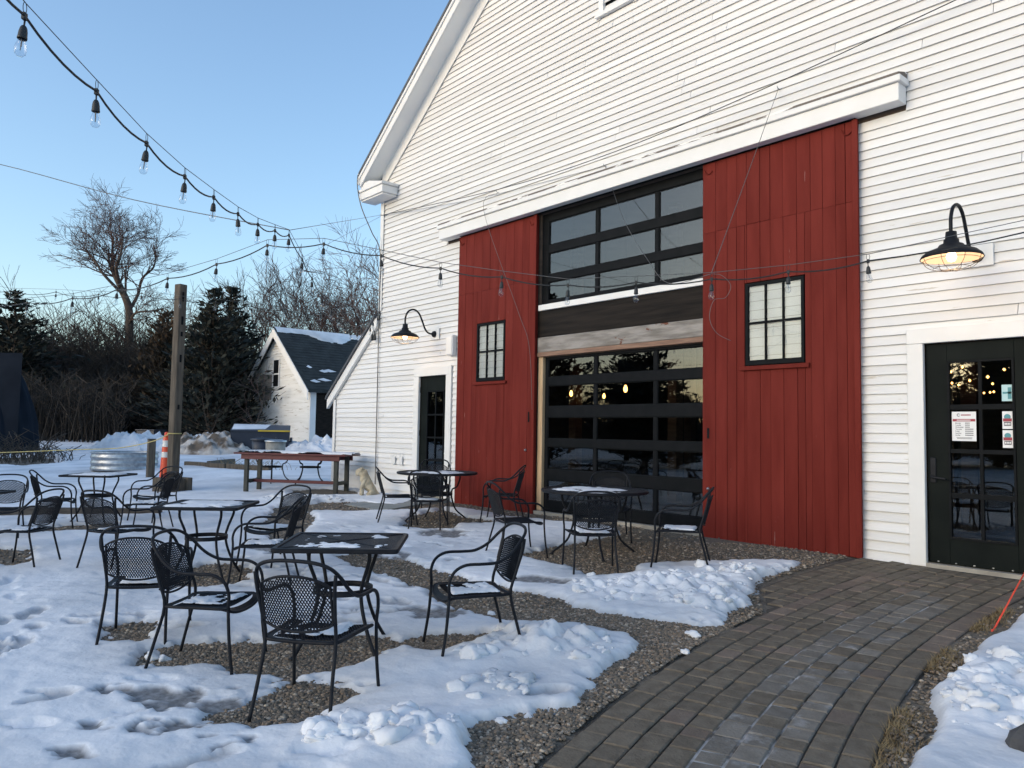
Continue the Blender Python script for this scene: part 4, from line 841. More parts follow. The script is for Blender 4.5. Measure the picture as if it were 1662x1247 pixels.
# conduit and old clamps low on the wall
cb = MB(); cb.tube(smooth_path([(-14.02, -0.44, 6.82), (-14.0, -0.45, 6.55), (-13.86, -0.42, 6.1), (-13.72, -0.25, 5.6), (-13.66, -0.075, 5.2), (-13.66, -0.065, 4.2), (-13.65, -0.06, 3.0), (-13.64, -0.06, 1.6), (-13.63, -0.06, 0.45)], 8), 0.011, 6)
o = cb.build('cable', M['wire'], None, True); tag(o, 'grey cable running down the barn corner from the eave', 'cable')
for k, xx in enumerate((-12.98, -12.72)):
    mb = MB(); mb.bbox(-0.055, 0.055, -0.02, 0, 0, 0.16, 0.004); mb.box(-0.06, -0.045, -0.024, -0.0205, -0.02, 0.23); mb.box(0.045, 0.06, -0.024, -0.0205, -0.02, 0.23); o = mb.build('wall_bracket', M['trim'], barn); o.location = (xx, -0.036, 0.88)
# grey board ramp up to the left door
mb = MB(); mb.add([(-12.25, -1.50, 0.235), (-11.00, -1.50, 0.235), (-11.06, -0.09, 0.345), (-12.2, -0.09, 0.345), (-12.25, -1.50, 0.20), (-11.0, -1.50, 0.20), (-11.06, -0.09, 0.15), (-12.2, -0.09, 0.15)], [(0, 1, 2, 3), (4, 5, 1, 0), (5, 6, 2, 1), (7, 4, 0, 3), (6, 7, 3, 2)])
o = mb.build('door_ramp', M['slab']); tag(o, 'flat grey board ramp lying before the narrow left door', 'ramp')

# ------------------------------------------------------------------ wrought iron furniture
def lattice(inside, surf, u0, u1, v0, v1, sp, ang, rad, seg):
    """diagonal wires clipped to inside(u,v), lifted onto surf(u,v)"""
    mb = MB(); tn = math.tan(ang)
    span = (v1 - v0) / tn
    for sg in (1, -1):
        c = u0 - span
        while c < u1 + span:
            run = []
            N = seg * 4
            for k in range(N + 1):
                v = v0 + (v1 - v0) * k / N; uu = c + sg * (v - v0) / tn
                if inside(uu, v): run.append(surf(uu, v))
                elif len(run) > 1: mb.tube(run[::2] + ([run[-1]] if len(run) % 2 == 0 else []), rad, 3, cap=False); run = []
                else: run = []
            if len(run) > 1: mb.tube(run[::2] + ([run[-1]] if len(run) % 2 == 0 else []), rad, 3, cap=False)
            c += sp
    return mb
def build_chair():
    t = empty('patio_chair')
    tr = 0.0105
    half = [(.265, .265, 0), (.257, .235, .2), (.255, .22, .40), (.262, .222, .50), (.268, .19, .575), (.272, .115, .615), (.272, 0, .618), (.268, -.10, .625), (.257, -.19, .672), (.238, -.262, .745), (.20, -.312, .800), (.125, -.336, .828), (0, -.342, .836)]
    full = half + [(-x, y, z) for x, y, z in half[:-1][::-1]]
    P = smooth_path(full, 4); nh = len(P)
    i0 = 2 * 4
    mb = MB(); mb.tube(P[i0:nh - i0], tr, 8); mb.build('arm_and_top_rail', M['iron'], t, True)
    for q in (P[:i0 + 1], P[nh - i0 - 1:]): mb = MB(); mb.tube(q, tr, 8); mb.build('leg', M['iron'], t, True)
    for s in (1, -1):
        mb = MB(); mb.tube(smooth_path([(s * .222, -.315, 0), (s * .207, -.262, .2), (s * .20, -.215, .40), (s * .206, -.248, .54), (s * .218, -.288, .68), (s * .226, -.30, .765)], 4), tr, 8); mb.build('leg', M['iron'], t, True)
    # seat: rim, flange, mesh
    def sw(y): return 0.205 + (y + .215) / .44 * 0.045
    def sz(u, v): return .405 - 0.012 * (1 - (u / .25) ** 2) * (1 if True else 0) - (0.03 * max(0, (v - .17) / .06) ** 2 if v > .17 else 0)
    ol = [(-sw(-.2), -.2), (-.10, -.215), (.10, -.215), (sw(-.2), -.2), (sw(0), 0), (sw(.17), .17), (.21, .215), (.10, .232), (-.10, .232), (-.21, .215), (-sw(.17), .17), (-sw(0), 0)]
    oln = smooth_path([(a, b, 0) for a, b in ol], 3, close=True); pts = [(p.x, p.y, sz(p.x, p.y)) for p in oln]
    mb = MB(); mb.tube(pts, 0.010, 6, close=True)
    n = len(pts); inn = [(x * .87, y * .87 + .002, sz(x * .87, y * .87) + 0.004) for x, y, z in pts]; out_ = [(x, y, z + .006) for x, y, z in pts]
    mb.add(out_ + inn, [(i, (i + 1) % n, n + (i + 1) % n, n + i) for i in range(n)]); mb.build('seat_frame', M['iron'], t, True)
    def ins(u_, v_): return abs(u_) < sw(v_) * .90 and -.195 < v_ < .205
    lattice(ins, lambda a, b: (a, b, sz(a, b) + .001), -.25, .25, -.2, .21, .017, R_(60), .0036, 3).build('seat_mesh', M['iron'], t)
    # back panel
    def bw(z): 
        k = (z - .455) / .30
        return .192 + .012 * k
    def top(u_): return .755 - .055 * (abs(u_) / .2) ** 2.4
    def bot(u_): return .455 + .045 * (abs(u_) / .2) ** 2.2
    def bs(u_, z): return (u_, -.225 - .27 * (z - .45) - .028 * (1 - (u_ / .2) ** 2), z)
    def insb(u_, z): return abs(u_) < bw(z) and bot(u_) < z < top(u_)
    us = np.linspace(-.195, .195, 15); loop = [bs(a, top(a)) for a in us] + [bs(a, bot(a)) for a in us[::-1]]
    mb = MB(); mb.tube(loop, 0.0075, 6, close=True); mb.build('back_frame', M['iron'], t, True)
    lattice(insb, bs, -.205, .205, .45, .765, .0165, R_(58), .0036, 4).build('back_mesh', M['iron'], t)
    for s in (1, -1):
        mb = MB(); mb.tube([(s * .197, -.255, .50), (s * .205, -.243, .515)], .006, 5); mb.tube([(s * .2, -.285, .69), (s * .219, -.289, .69)], .006, 5); mb.build('back_bracket', M['iron'], t)
    return t
def dusting(seed, hx, hy, thr, round_=False):
    n = 46; u = np.linspace(-1, 1, n); A, B = np.meshgrid(u, u, indexing='ij'); x, y = A * hx, B * hy
    m_ = fbm(x * 5 + seed * 7.3, y * 5 + seed * 3.1, 13, 4) + 0.35 * (fbm(x * 26 + seed, y * 26, 17, 3) - 0.5)
    ed = np.hypot(A, B) if round_ else np.maximum(np.abs(A), np.abs(B)); m_ = m_ - np.clip((ed - 0.78) / 0.22, 0, 1) * 0.4
    h = np.clip((m_ - thr) * 0.09, -0.002, 0.012); V = np.stack([x.ravel(), y.ravel(), h.ravel()], 1); id_ = np.arange(n * n).reshape(n, n)
    F = np.stack([id_[:-1, :-1].ravel(), id_[1:, :-1].ravel(), id_[1:, 1:].ravel(), id_[:-1, 1:].ravel()], 1); F = F[(h.ravel()[F] > 0).any(1)]
    if len(F) == 0: F = np.array([[0, 1, 2, 3]])
    me = np_mesh('snow_dusting', V, F); me.materials.append(M['snow']); return me
def put_snow(seed, hx, hy, thr, loc, rz, label, rd=False, zs=1.0):
    o = link('snow_dusting', dusting(seed, hx, hy, thr, rd)); o.scale = (1, 1, zs); o.location = loc; o.rotation_euler = (0, 0, rz); tag(o, label, 'snow', kind='stuff')
chair0 = build_chair()
CH = [  # x, y, facing angle (deg), snow threshold, label
 (-3.90, -6.20, 128, .52, 'mesh back iron chair nearest the camera, its back turned to the viewer'),
 (-4.12, -4.98, -112, .50, 'lone iron armchair facing left, right of the front square table'),
 (-4.99, -6.38, 45, .55, 'iron armchair seen side on, left of the front square table'),
 (-5.92, -6.52, 150, .46, 'iron chair turned away, second from the front behind the side on chair'),
 (-8.85, -5.98, 122, .5, 'iron chair with its back to us left of the middle square table'),
 (-6.92, -5.23, -124, .5, 'iron armchair facing left at the right side of the middle square table'),
 (-7.85, -4.72, -72, .5, 'iron chair behind the middle square table, facing the camera'),
 (-9.57, -6.74, -133, .5, 'iron armchair cut close to the left edge, facing out of the picture'),
 (-12.7, -5.86, 72, .6, 'iron armchair at the left side of the far left square table'),
 (-11.34, -5.02, -124, .48, 'iron armchair in front of the wooden post, facing left'),
 (-12.35, -4.62, -66, .46, 'iron chair behind the far left table, before the stock tank'),
 (-9.65, -2.04, 62, .6, 'iron armchair left of the round table by the narrow door'),
 (-8.93, -2.02, 138, .5, 'iron chair with its back to us at the round table by the narrow door'),
 (-8.55, -1.00, -140, .6, 'iron armchair against the left red door, facing left'),
 (-6.50, -2.48, 68, .6, 'iron armchair left of the snowy round table before the glass door'),
 (-5.34, -2.52, 142, .48, 'iron chair with its back to us at the round table before the glass door'),
 (-4.83, -1.78, -147, .48, 'iron armchair right of the round table, before the wide red door'),
 (-11.95, -6.62, -20, .6, 'iron chair partly cut by the left edge behind the edge table'),
 (-10.35, -0.92, -38, .6, 'iron chair standing before the narrow left door'),
 (-6.45, -1.02, -48, .6, 'iron chair behind the round table, close to the glass door'),
]
for k, (x, y, a, thr, lab) in enumerate(CH):
    c = chair0 if k == 0 else copy_tree(chair0)
    z = G(x, y) + 0.004; c.location = (x, y, z); c.rotation_euler = (0, 0, R_(a - 90)); c.scale = (.98, .98, .98)
    tag(c, lab, 'chair', 'wrought iron patio chairs')
    if thr < .58: put_snow(k + 1, .17, .17, thr - .09, (x, y, z + .405), R_(a - 90), 'thin crust of snow on the seat of the ' + lab.split(',')[0])
def table_legs(t, rt, rf, zt=.69, rr=.20, n=4, off=45):
    for k in range(n):
        a = R_(off + 360 / n * k); prof = [(rt, zt), (rt + .005, zt - .08), (rt - .045, zt - .20), (rr + .015, .46), (rr - .002, .395), (rr + .015, .29), (rr + .075, .15), (rf - .03, .035), (rf, .0)]
        mb = MB(); mb.tube(smooth_path([(math.cos(a) * q, math.sin(a) * q, z) for q, z in prof], 4), .0125, 8); mb.build('leg', M['iron'], t, True)
        mb = MB(); mb.lathe([(0, .012), (.02, .010), (.022, 0), (0, 0)], 8, (math.cos(a) * rf, math.sin(a) * rf, 0)); mb.build('foot', M['iron'], t)
    mb = MB(); n2 = 28
    for q0, q1 in ((rr - .004, rr - .004),): mb.lathe([(rr - .002, .375), (rr - .002, .412), (rr - .014, .412), (rr - .014, .375), (rr - .002, .375)], n2)
    mb.build('ring', M['iron'], t, True)
def build_square():
    t = empty('square_table'); h = .40; b = .035
    def rr_(hh, z, bb): 
        pts = []
        for sx, sy, a0 in ((1, 1, 0), (-1, 1, 90), (-1, -1, 180), (1, -1, 270)):
            for q in (0, 30, 60, 90): a = R_(a0 + q); pts.append((sx * (hh - bb) + bb * math.cos(a), sy * (hh - bb) + bb * math.sin(a), z))
        return pts
    mb = MB(); L_ = [rr_(h - .004, .688, b), rr_(h, .694, b), rr_(h, .712, b), rr_(h - .006, .718, b), rr_(h - .03, .718, b), rr_(h - .034, .712, b)]; n = 16
    for i in range(len(L_) - 1): mb.add(L_[i] + L_[i + 1], [(k, (k + 1) % n, n + (k + 1) % n, n + k) for k in range(n)])
    mb.add(L_[0], [tuple(range(n))[::-1]]); mb.build('rim', M['iron'], t, False)
    mb = MB(); q = h - .034
    ps = rr_(q, .711, b); mb.add(ps, [tuple(range(n))]); mb.build('top_mesh', M['iron_top'], t)
    mb = MB(); mb.tube([(-q, -q, .712), (q, q, .712)], .005, 4); mb.tube([(-q, q, .712), (q, -q, .712)], .005, 4); mb.build('top_rib', M['iron'], t)
    table_legs(t, .27, .38); return t
def build_round(rad=.60):
    t = empty('round_table'); mb = MB(); mb.lathe([(0, .686), (rad - .01, .686), (rad, .692), (rad, .712), (rad - .008, .718), (rad - .035, .718), (rad - .04, .712)], 48); mb.build('rim', M['iron'], t, False)
    mb = MB(); mb.add([(math.cos(a) * (rad - .04), math.sin(a) * (rad - .04), .711) for a in np.linspace(0, 2 * math.pi, 49)[:-1]], [tuple(range(48))]); mb.build('top_mesh', M['iron_top'], t)
    table_legs(t, .36, .48, rr=.235); return t
M['iron_top'] = mat('expanded_metal_top', (0.013, 0.015, 0.019), (0.026, 0.028, 0.034), 90, 0.6, bump=0.8, bscale=160, spec=0.25)
def at0(px, dpt):
    d = Vector((f * 1.0 + r2 * ((px - 831) / 1250))); return (round(d.x * dpt, 2), round(-8.2 + d.y * dpt, 2))
sq = build_square(); rd_ = build_round()
for k, (proto, x, y, a, thr, cat, lab) in enumerate([
 (sq, -4.73, -5.60, 52, .50, 'table', 'nearest square iron table with snow on its top'),
 (sq, -7.69, -5.48, 52, .46, 'table', 'middle square iron table with snow on both halves of its top'),
 (sq, -13.0, -5.25, 48, .44, 'table', 'far left square iron table in front of the stock tank'),
 (sq, -10.95, -7.15, 52, .46, 'table', 'square iron table cut off by the left edge'),
 (rd_, -5.98, -1.80, 10, .47, 'table', 'round iron table before the tall glass door'),
 (rd_, -9.45, -1.50, 30, .60, 'table', 'round iron table near the narrow left door'),
 (rd_, *at0(446, 17.9), 20, .7, 'table', 'round iron table behind the left half of the red work table'),
 (rd_, *at0(508, 17.5), 65, .7, 'table', 'round iron table behind the right half of the red work table')]):
    first = k in (0, 4); c = proto if first else copy_tree(proto); z = G(x, y) + .003; c.location = (x, y, z); c.rotation_euler = (0, 0, R_(a))
    tag(c, lab, cat, 'square iron patio tables' if proto is sq else 'round iron patio tables')
    if thr < .65: put_snow(40 + k, .34 if proto is sq else .5, .34 if proto is sq else .5, thr - .05, (x, y, z + .712), R_(a), 'snow frozen onto the ' + lab.split(' with ')[0], proto is rd_)

# ------------------------------------------------------------------ red work table
t = empty('work_table', (-14.93, -1.14, G(-14.85, -1.08)), R_(36)); t.scale = (.95, 1, 1); tag(t, 'long dark red wooden work table with snow on top', 'table')
for k in range(4): mb = MB(); mb.bbox(-1.30, 1.30, -.37 + k * .186, -.19 + k * .186, .765, .80, .004); mb.build('top_plank', M['table_red'], t)
for y in (-.30, .30): mb = MB(); mb.bbox(-1.15, 1.15, y - .02, y + .02, .665, .764, .004); mb.build('apron', M['table_red'], t)
for x in (-1.05, 1.05):
    for y in (-.245, .245): mb = MB(); mb.bbox(x - .045, x + .045, y - .034, y + .034, .0, .763, .005); mb.build('leg', M['table_leg'], t)
    mb = MB(); mb.bbox(x - .044, x + .044, -.21, .21, .18, .25, .004); mb.build('cross_rail', M['table_leg'], t)
mb = MB(); mb.bbox(-1.004, 1.004, -.05, .05, .185, .245, .004); mb.build('stretcher', M['table_red'], t)
put_snow(70, 1.26, .35, .16, (-14.85, -1.08, G(-14.85, -1.08) + .803), R_(36), 'layer of snow on the dark red work table', False, 3.0)

# ------------------------------------------------------------------ post, cone, rope and yard things
zp = G(-17.0, -2.94)
t = empty('timber_post', (-17.0, -2.94, zp), R_(20)); tag(t, 'tall weathered square timber post standing in a wooden base', 'post')
mb = MB(); mb.bbox(-.092, .092, -.092, .092, .0, 4.42, .012); o = mb.build('shaft', M['post'], t)
for z, h in ((4.05, .20), (3.55, .18), (3.30, .10), (2.75, .16), (1.75, .10)): mb = MB(); mb.box(.0935, .0965, -.03, .02, z, z + h); o = mb.build('mortise', M['dark'], t)
for s in (-1, 1):
    mb = MB(); mb.bbox(-.33, .33, s * .18 - .06, s * .18 + .06, .0, .32, .01); mb.build('base_block', M['post'], t)
    mb = MB(); mb.bbox(s * .2 - .07, s * .2 + .07, -.118, .118, .0, .30, .01); mb.build('base_block', M['post'], t)
zc = G(-17.55, -3.15); t = empty('traffic_cone', (-17.72, -2.88, zc)); tag(t, 'tall orange and white traffic cone beside the timber post', 'cone')
mb = MB(); mb.bbox(-.19, .19, -.19, .19, 0, .05, .01); mb.build('base', M['rubber'], t)
prof = [(.13, .05), (.116, .25), (.103, .55), (.098, .68), (.088, .86), (.084, .94), (.072, 1.12), (.050, 1.17), (.045, 1.26), (.0, 1.28)]
mb = MB(); mb.lathe(prof, 16); mb.build('body', M['orange'], t, True)
for z0, z1, r0, r1 in ((.72, .84, .098, .091), (.95, 1.09, .086, .077)): mb = MB(); mb.lathe([(r0, z0), (r1, z1)], 16); mb.build('reflective_band', M['white_pl'], t, True)
t = empty('fence_stub', (-21.2, -2.2, G(-21.2, -2.2))); tag(t, 'short square wooden stub post in front of the stock tank', 'post')
mb = MB(); mb.bbox(-.085, .085, -.085, .085, 0, 1.02, .008); mb.build('shaft', M['post'], t); mb = MB(); mb.bbox(-.09, .09, -.09, .09, 1.021, 1.04, .004); mb.build('cap', M['post'], t)
mb = MB(); mb.tube(smooth_path([(-26.5, -5.1, .70), (-22.6, -3.75, .90), (-21.2, -3.0, .98), (-19.2, -2.75, 1.19), (-17.15, -3.02, 1.38)], 6), .012, 5); mb.tube([(-17.0 + .135 * math.cos(a), -2.94 + .135 * math.sin(a), 1.40) for a in np.linspace(0, 6.283, 13)[:-1]], .012, 5, close=True)
o = mb.build('rope', M['rope'], None, True); tag(o, 'yellow rope stretched across the yard to the timber post', 'rope')
mb = MB(); mb.bbox(-1.1, 2.25, -.07, .07, 0, .15, .01); o = mb.build('landscape_timber', M['timber']); o.location = (-14.5, -6.1, G(-14.5, -6.1) + .01); o.rotation_euler = (0, 0, R_(54)); tag(o, 'long dark timber lying on the snow behind the far left table', 'timber')
t = empty('stock_tank', (-25.4, -1.75, G(-25.4, -1.75))); t.scale = (.92, .92, .92); tag(t, 'round galvanized steel stock tank on the snow', 'tank')
mb = MB(); pr = []
for k in range(37):
    z = .02 + .56 * k / 36; pr.append((1.0 + .012 * math.sin(k / 36 * 6 * math.pi), z))
mb.lathe(pr, 40); mb.build('wall', M['galv'], t, True); mb = MB(); mb.tube([(1.01 * math.cos(a), 1.01 * math.sin(a), .59) for a in np.linspace(0, 6.283, 41)[:-1]], .02, 6, close=True); mb.build('rim', M['galv'], t, True)
mb = MB(); mb.lathe([(.98, .20), (.6, .24), (0, .27)], 24); mb.build('snow_fill', M['snow'], t, True)
bx_ = empty('raised_bed', (-22.6, .2, .29)); tag(bx_, 'low weathered timber bed edging with dead weeds', 'garden bed')
for (x, y, l, a) in ((-.9, -.2, 1.9, 17), (1.0, .35, 1.9, 15), (-2.6, .9, 2.2, 140)): mb = MB(); mb.bbox(-l / 2, l / 2, -.07, .07, -.02, .2, .01); o = mb.build('board', M['post'], bx_); o.location = (x, y, 0); o.rotation_euler = (0, 0, R_(a))
wv = MB()
for k in range(90):
    x, y = rng.uniform(-1.4, 1.6), rng.uniform(.3, 1.6); a = rng.uniform(0, 6.28); h = rng.uniform(.08, .35); wv.tube([(x, y, 0), (x + math.cos(a) * h * .3, y + math.sin(a) * h * .3, h * .7), (x + math.cos(a) * h * .8, y + math.sin(a) * h * .8, h)], .006, 3)
o = wv.build('dead_weeds', M['grass'], bx_); o['kind'] = 'stuff'
# skip with lid, two bins
t = empty('dumpster', (-35.2, 6.6, .36), R_(64)); tag(t, 'dark blue steel dumpster with yellow edged lid by the shed', 'dumpster')
mb = MB(); mb.add([(-1.25, -.65, 0), (1.25, -.65, 0), (1.25, .7, 0), (-1.25, .7, 0), (-1.3, -.8, 1.0), (1.3, -.8, 1.0), (1.3, .8, 1.25), (-1.3, .8, 1.25)], [(0, 3, 2, 1), (0, 1, 5, 4), (1, 2, 6, 5), (2, 3, 7, 6), (3, 0, 4, 7), (4, 5, 6, 7)]); mb.build('body', M['navy'], t)
for s in (-1, 1): mb = MB(); mb.add([(s * .66 - .64, -.86, 1.01), (s * .66 + .64, -.86, 1.01), (s * .66 + .64, .84, 1.27), (s * .66 - .64, .84, 1.27), (s * .66 - .64, -.86, 1.07), (s * .66 + .64, -.86, 1.07), (s * .66 + .64, .84, 1.33), (s * .66 - .64, .84, 1.33)], [(0, 3, 2, 1), (4, 5, 6, 7), (0, 1, 5, 4), (1, 2, 6, 5), (2, 3, 7, 6), (3, 0, 4, 7)]); mb.build('lid', M['navy'], t)
mb = MB(); mb.box(-.1, 1.32, -.885, -.862, 1.02, 1.09); mb.build('lid_edge', M['yellow'], t)
mb = MB(); mb.add([(-1.25, -.7, 1.10), (.2, -.5, 1.13), (.4, .8, 1.35), (-1.28, .8, 1.36), (-1.0, 0, 1.24), (-.2, .1, 1.25)], [(0, 1, 5, 4), (1, 2, 5), (2, 3, 4, 5), (3, 0, 4)]); mb.build('lid_snow', M['snow'], t)
for s in (-1, 1): mb = MB(); mb.bbox(s * 1.3 - .05 + s * .06, s * 1.3 + .05 + s * .06, -.5, .5, .55, .75, .01); mb.build('lift_sleeve', M['navy'], t)
def bin_(x, y, z, r0, r1, h, m_, lab):
    t = empty('trash_can', (x, y, z)); tag(t, lab, 'bin'); mb = MB(); mb.lathe([(0, 0), (r0, 0), (r1, h), (r1 - .03, h)], 20); mb.build('body', m_, t, True)
    mb = MB(); mb.lathe([(r1 + .04, h - .03), (r1 + .045, h + .03), (r1 * .6, h + .06), (0, h + .07)], 20); mb.build('lid', M['galv'] if m_ is not M['navy'] else M['navy'], t, True); mb = MB(); mb.tube(smooth_path([(-.1, 0, h + .06), (-.08, 0, h + .12), (.08, 0, h + .12), (.1, 0, h + .06)], 3), .012, 5); mb.build('handle', M['navy'], t)
bin_(-30.1, 4.5, .30, .34, .40, .78, M['navy'], 'dark round bin behind the red work table'); bin_(-28.9, 4.55, .30, .36, .38, .74, M['concrete'], 'pale grey round bin beside the dark one')
t = empty('compost_bin', (-47.9, 5.3, G(-47.9, 5.3)), R_(35)); tag(t, 'small dark box behind the far snow heap', 'box'); mb = MB(); mb.bbox(-.6, .6, -.5, .5, 0, .85, .02); mb.build('body', M['navy'], t); mb = MB(); mb.bbox(-.65, .65, -.55, .55, .86, .93, .01); mb.build('lid', M['navy'], t)
t = empty('oil_barrel', (-62, 4.4, G(-62, 4.4) + .5), R_(50)); tag(t, 'rusty red barrel lying under the big bare tree', 'barrel')
mb = MB(); mb.lathe([(0, -.8), (.48, -.8), (.5, -.76), (.5, -.3), (.52, -.28), (.5, -.26), (.5, .26), (.52, .28), (.5, .3), (.5, .76), (.48, .8), (0, .8)], 20); o = mb.build('drum', M['red_barrel'], t, True); o.rotation_euler = (R_(90), 0, 0); mb = MB(); mb.lathe([(.05, .8), (.05, .83), (0, .83)], 8); o = mb.build('bung', M['dark'], t); o.rotation_euler = (R_(90), 0, 0)
# dark covered tent at the left edge
t = empty('tarp_shelter', (-40.6, -4.0, G(-40.6, -4.0)), 0); tag(t, 'tall dark grey tarp covered shelter at the left edge', 'tent')
n1, n2 = 30, 16; VV = []; FF = []
for i in range(n1 + 1):
    for j in range(n2 + 1):
        u_, v_ = i / n1, j / n2; p0 = Vector((-44.0, -7.6, 0)); p1 = Vector((-39.92, -2.45, 0)); p = p0.lerp(p1, u_); b_ = .10 * math.sin(u_ * 9) * (1 - v_); VV.append((p.x + b_ + 40.6, p.y - b_ + 4.0, .05 + 4.5 * v_))
FF = [(i * (n2 + 1) + j, (i + 1) * (n2 + 1) + j, (i + 1) * (n2 + 1) + j + 1, i * (n2 + 1) + j + 1) for i in range(n1) for j in range(n2)]
mb = MB(); mb.add(VV, FF); mb.build('side_sheet', M['tarp'], t, True)
mb = MB(); VV = []; n1, n2 = 36, 18
for i in range(n1 + 1):
    for j in range(n2 + 1):
        a, v_ = i / n1, j / n2; bul = 1.55 * (1 - v_ ** 1.7) ** .6 + .1; fold = .06 * math.sin(a * 40 + v_ * 3) + .04 * math.sin(a * 17 + 9 * v_); ang = R_(-52) + a * R_(200); VV.append((-41.4 + 40.6 + (bul + fold) * math.cos(ang) * .8, -2.75 + 4.0 + (bul + fold) * math.sin(ang) * .8, .05 + 3.95 * v_))
mb.add(VV, [(i * (n2 + 1) + j, (i + 1) * (n2 + 1) + j, (i + 1) * (n2 + 1) + j + 1, i * (n2 + 1) + j + 1) for i in range(n1) for j in range(n2)]); mb.build('gathered_curtain', M['tarp'], t, True)
mb = MB(); mb.add([(-44 + 40.6, -7.6 + 4, 4.56), (-39.95 + 40.6, -2.47 + 4, 4.56), (-43.5 + 40.6, -2.4 + 4, 4.56), (-47.5 + 40.6, -5 + 4, 4.56)], [(0, 1, 2, 3)]); mb.build('roof_sheet', M['tarp'], t)
# snow heaps far off
def heap(x, y, rx, ry, h, m_, lab, seed):
    n = 46; u_ = np.linspace(-1, 1, n); A, B = np.meshgrid(u_, u_, indexing='ij'); q = np.clip(1 - (A * A + B * B), 0, 1)
    hh = h * q ** .8 * (.45 + .9 * fbm(A * 3 + seed, B * 3, seed, 3)) + (np.abs(fbm(A * 8, B * 8, seed + 4, 4) - .5)) * h * 1.1 * (q > 0) - .08
    V = np.stack([(A * rx).ravel(), (B * ry).ravel(), hh.ravel()], 1); id_ = np.arange(n * n).reshape(n, n)
    me = np_mesh('snow_heap', V, np.stack([id_[:-1, :-1].ravel(), id_[1:, :-1].ravel(), id_[1:, 1:].ravel(), id_[:-1, 1:].ravel()], 1)); me.materials.append(m_); o = link('snow_heap', me); o.location = (x, y, G(x, y)); o.rotation_euler = (0, 0, R_(40)); tag(o, lab, 'snow heap', 'ploughed snow heaps')
heap(-41.0, 2.8, 2.6, 1.9, .85, M['snow'], 'tall clean heap of ploughed snow left of the timber post', 3)
heap(-36.5, 4.9, 2.4, 1.8, .95, M['dirty_snow'], 'dirty brown streaked snow heap right of the timber post', 8)
heap(-39.5, 5.6, 2.4, 1.4, .8, M['snow'], 'white snow heap just right of the timber post', 12)
heap(-33.5, 8.6, 2.6, 1.4, .8, M['snow'], 'snow heap against the foot of the white shed', 15)
bw_ = MB()
for k in range(260):
    x, y = rng.uniform(-38.5, -31.5), rng.uniform(-4.0, -1.6); a = rng.uniform(0, 6.28); h = rng.uniform(.2, 1.2) * (1.0 if x < -35 else .5); bw_.tube([(x, y, G(x, y)), (x + math.cos(a) * h * .3, y + math.sin(a) * h * .3, G(x, y) + h * .7), (x + math.cos(a) * h * .9, y + math.sin(a) * h * .9, G(x, y) + h)], .012, 3)
o = bw_.build('dead_scrub', M['brush']); tag(o, 'low dead scrub on bare earth beside the tarp shelter', 'scrub', kind='stuff')

# stone statue, rock, stake
def skin_mesh(name, verts, edges, radii, sub=2):
    me = bpy.data.meshes.new(name); me.from_pydata(verts, edges, []); o = bpy.data.objects.new(name, me); col.objects.link(o)
    md = o.modifiers.new('s', 'SKIN'); 
    for i, rr in enumerate(radii): me.skin_vertices[0].data[i].radius = rr if hasattr(rr, '__len__') else (rr, rr)
    me.skin_vertices[0].data[0].use_root = True
    ms = o.modifiers.new('u', 'SUBSURF'); ms.levels = sub; ms.render_levels = sub
    dg = bpy.context.evaluated_depsgraph_get(); m2 = bpy.data.meshes.new_from_object(o.evaluated_get(dg)); bpy.data.objects.remove(o); bpy.data.meshes.remove(me); m2.name = name
    m2.polygons.foreach_set('use_smooth', [True] * len(m2.polygons)); return m2
sv = [(0, 0, .16), (.10, 0, .30), (.17, 0, .44), (.20, 0, .56), (.30, 0, .60), (.40, 0, .56), (.17, .09, .40), (.23, .10, .22), (.24, .10, .03), (.17, -.09, .40), (.23, -.10, .22), (.24, -.10, .03), (-.02, .12, .10), (.12, .15, .03), (-.02, -.12, .10), (.12, -.15, .03), (-.14, 0, .06), (-.28, .05, .04), (.22, .07, .66), (.22, -.07, .66)]
se = [(0, 1), (1, 2), (2, 3), (3, 4), (4, 5), (2, 6), (6, 7), (7, 8), (2, 9), (9, 10), (10, 11), (0, 12), (12, 13), (0, 14), (14, 15), (0, 16), (16, 17), (3, 18), (3, 19)]
sr = [.15, .13, .12, .10, .10, .06, .06, .045, .05, .06, .045, .05, .09, .05, .09, .05, .05, .02, .03, .03]
me = skin_mesh('garden_statue', sv, se, sr)
for v_ in me.vertices:
    c_ = v_.co; k_ = float(fbm(np.array([c_.x * 16 + c_.z * 9]), np.array([c_.y * 16 + c_.z * 13]), 6, 3)[0]) - .5; v_.co = c_ + v_.normal * k_ * .055
me.materials.append(M['stone_pale']); o = link('garden_statue', me); o.location = (-12.93, -.55, G(-12.9, -.55)); o.scale = (.8, .8, .8); o.rotation_euler = (0, 0, R_(-120)); tag(o, 'pale weathered stone statue of a seated dog against the wall', 'statue')
V_ = lump_mesh(I2V, 3.0, .4) * np.array([.13, .12, .13]); me = np_mesh('rock', V_, I2F, False); me.materials.append(M['rock']); o = link('rock', me); o.location = (-1.12, -4.08, G(-1.1, -4.08) + .07); tag(o, 'dark rock in the snow at the lower right corner', 'rock')
t = empty('marker_stake', (-1.97, -2.0, G(-1.97, -2.0))); tag(t, 'thin orange marker stake leaning over the path edge', 'stake')
mb = MB(); mb.tube([(0, 0, -.02), (-.10, 1.05, .25), (-.13, 1.4, .34)], .0065, 6); mb.build('rod', M['stake'], t, True); mb = MB(); mb.tube([(0, 0, -.03), (-.004, .05, .01)], .009, 6); mb.build('tip', M['stake'], t)

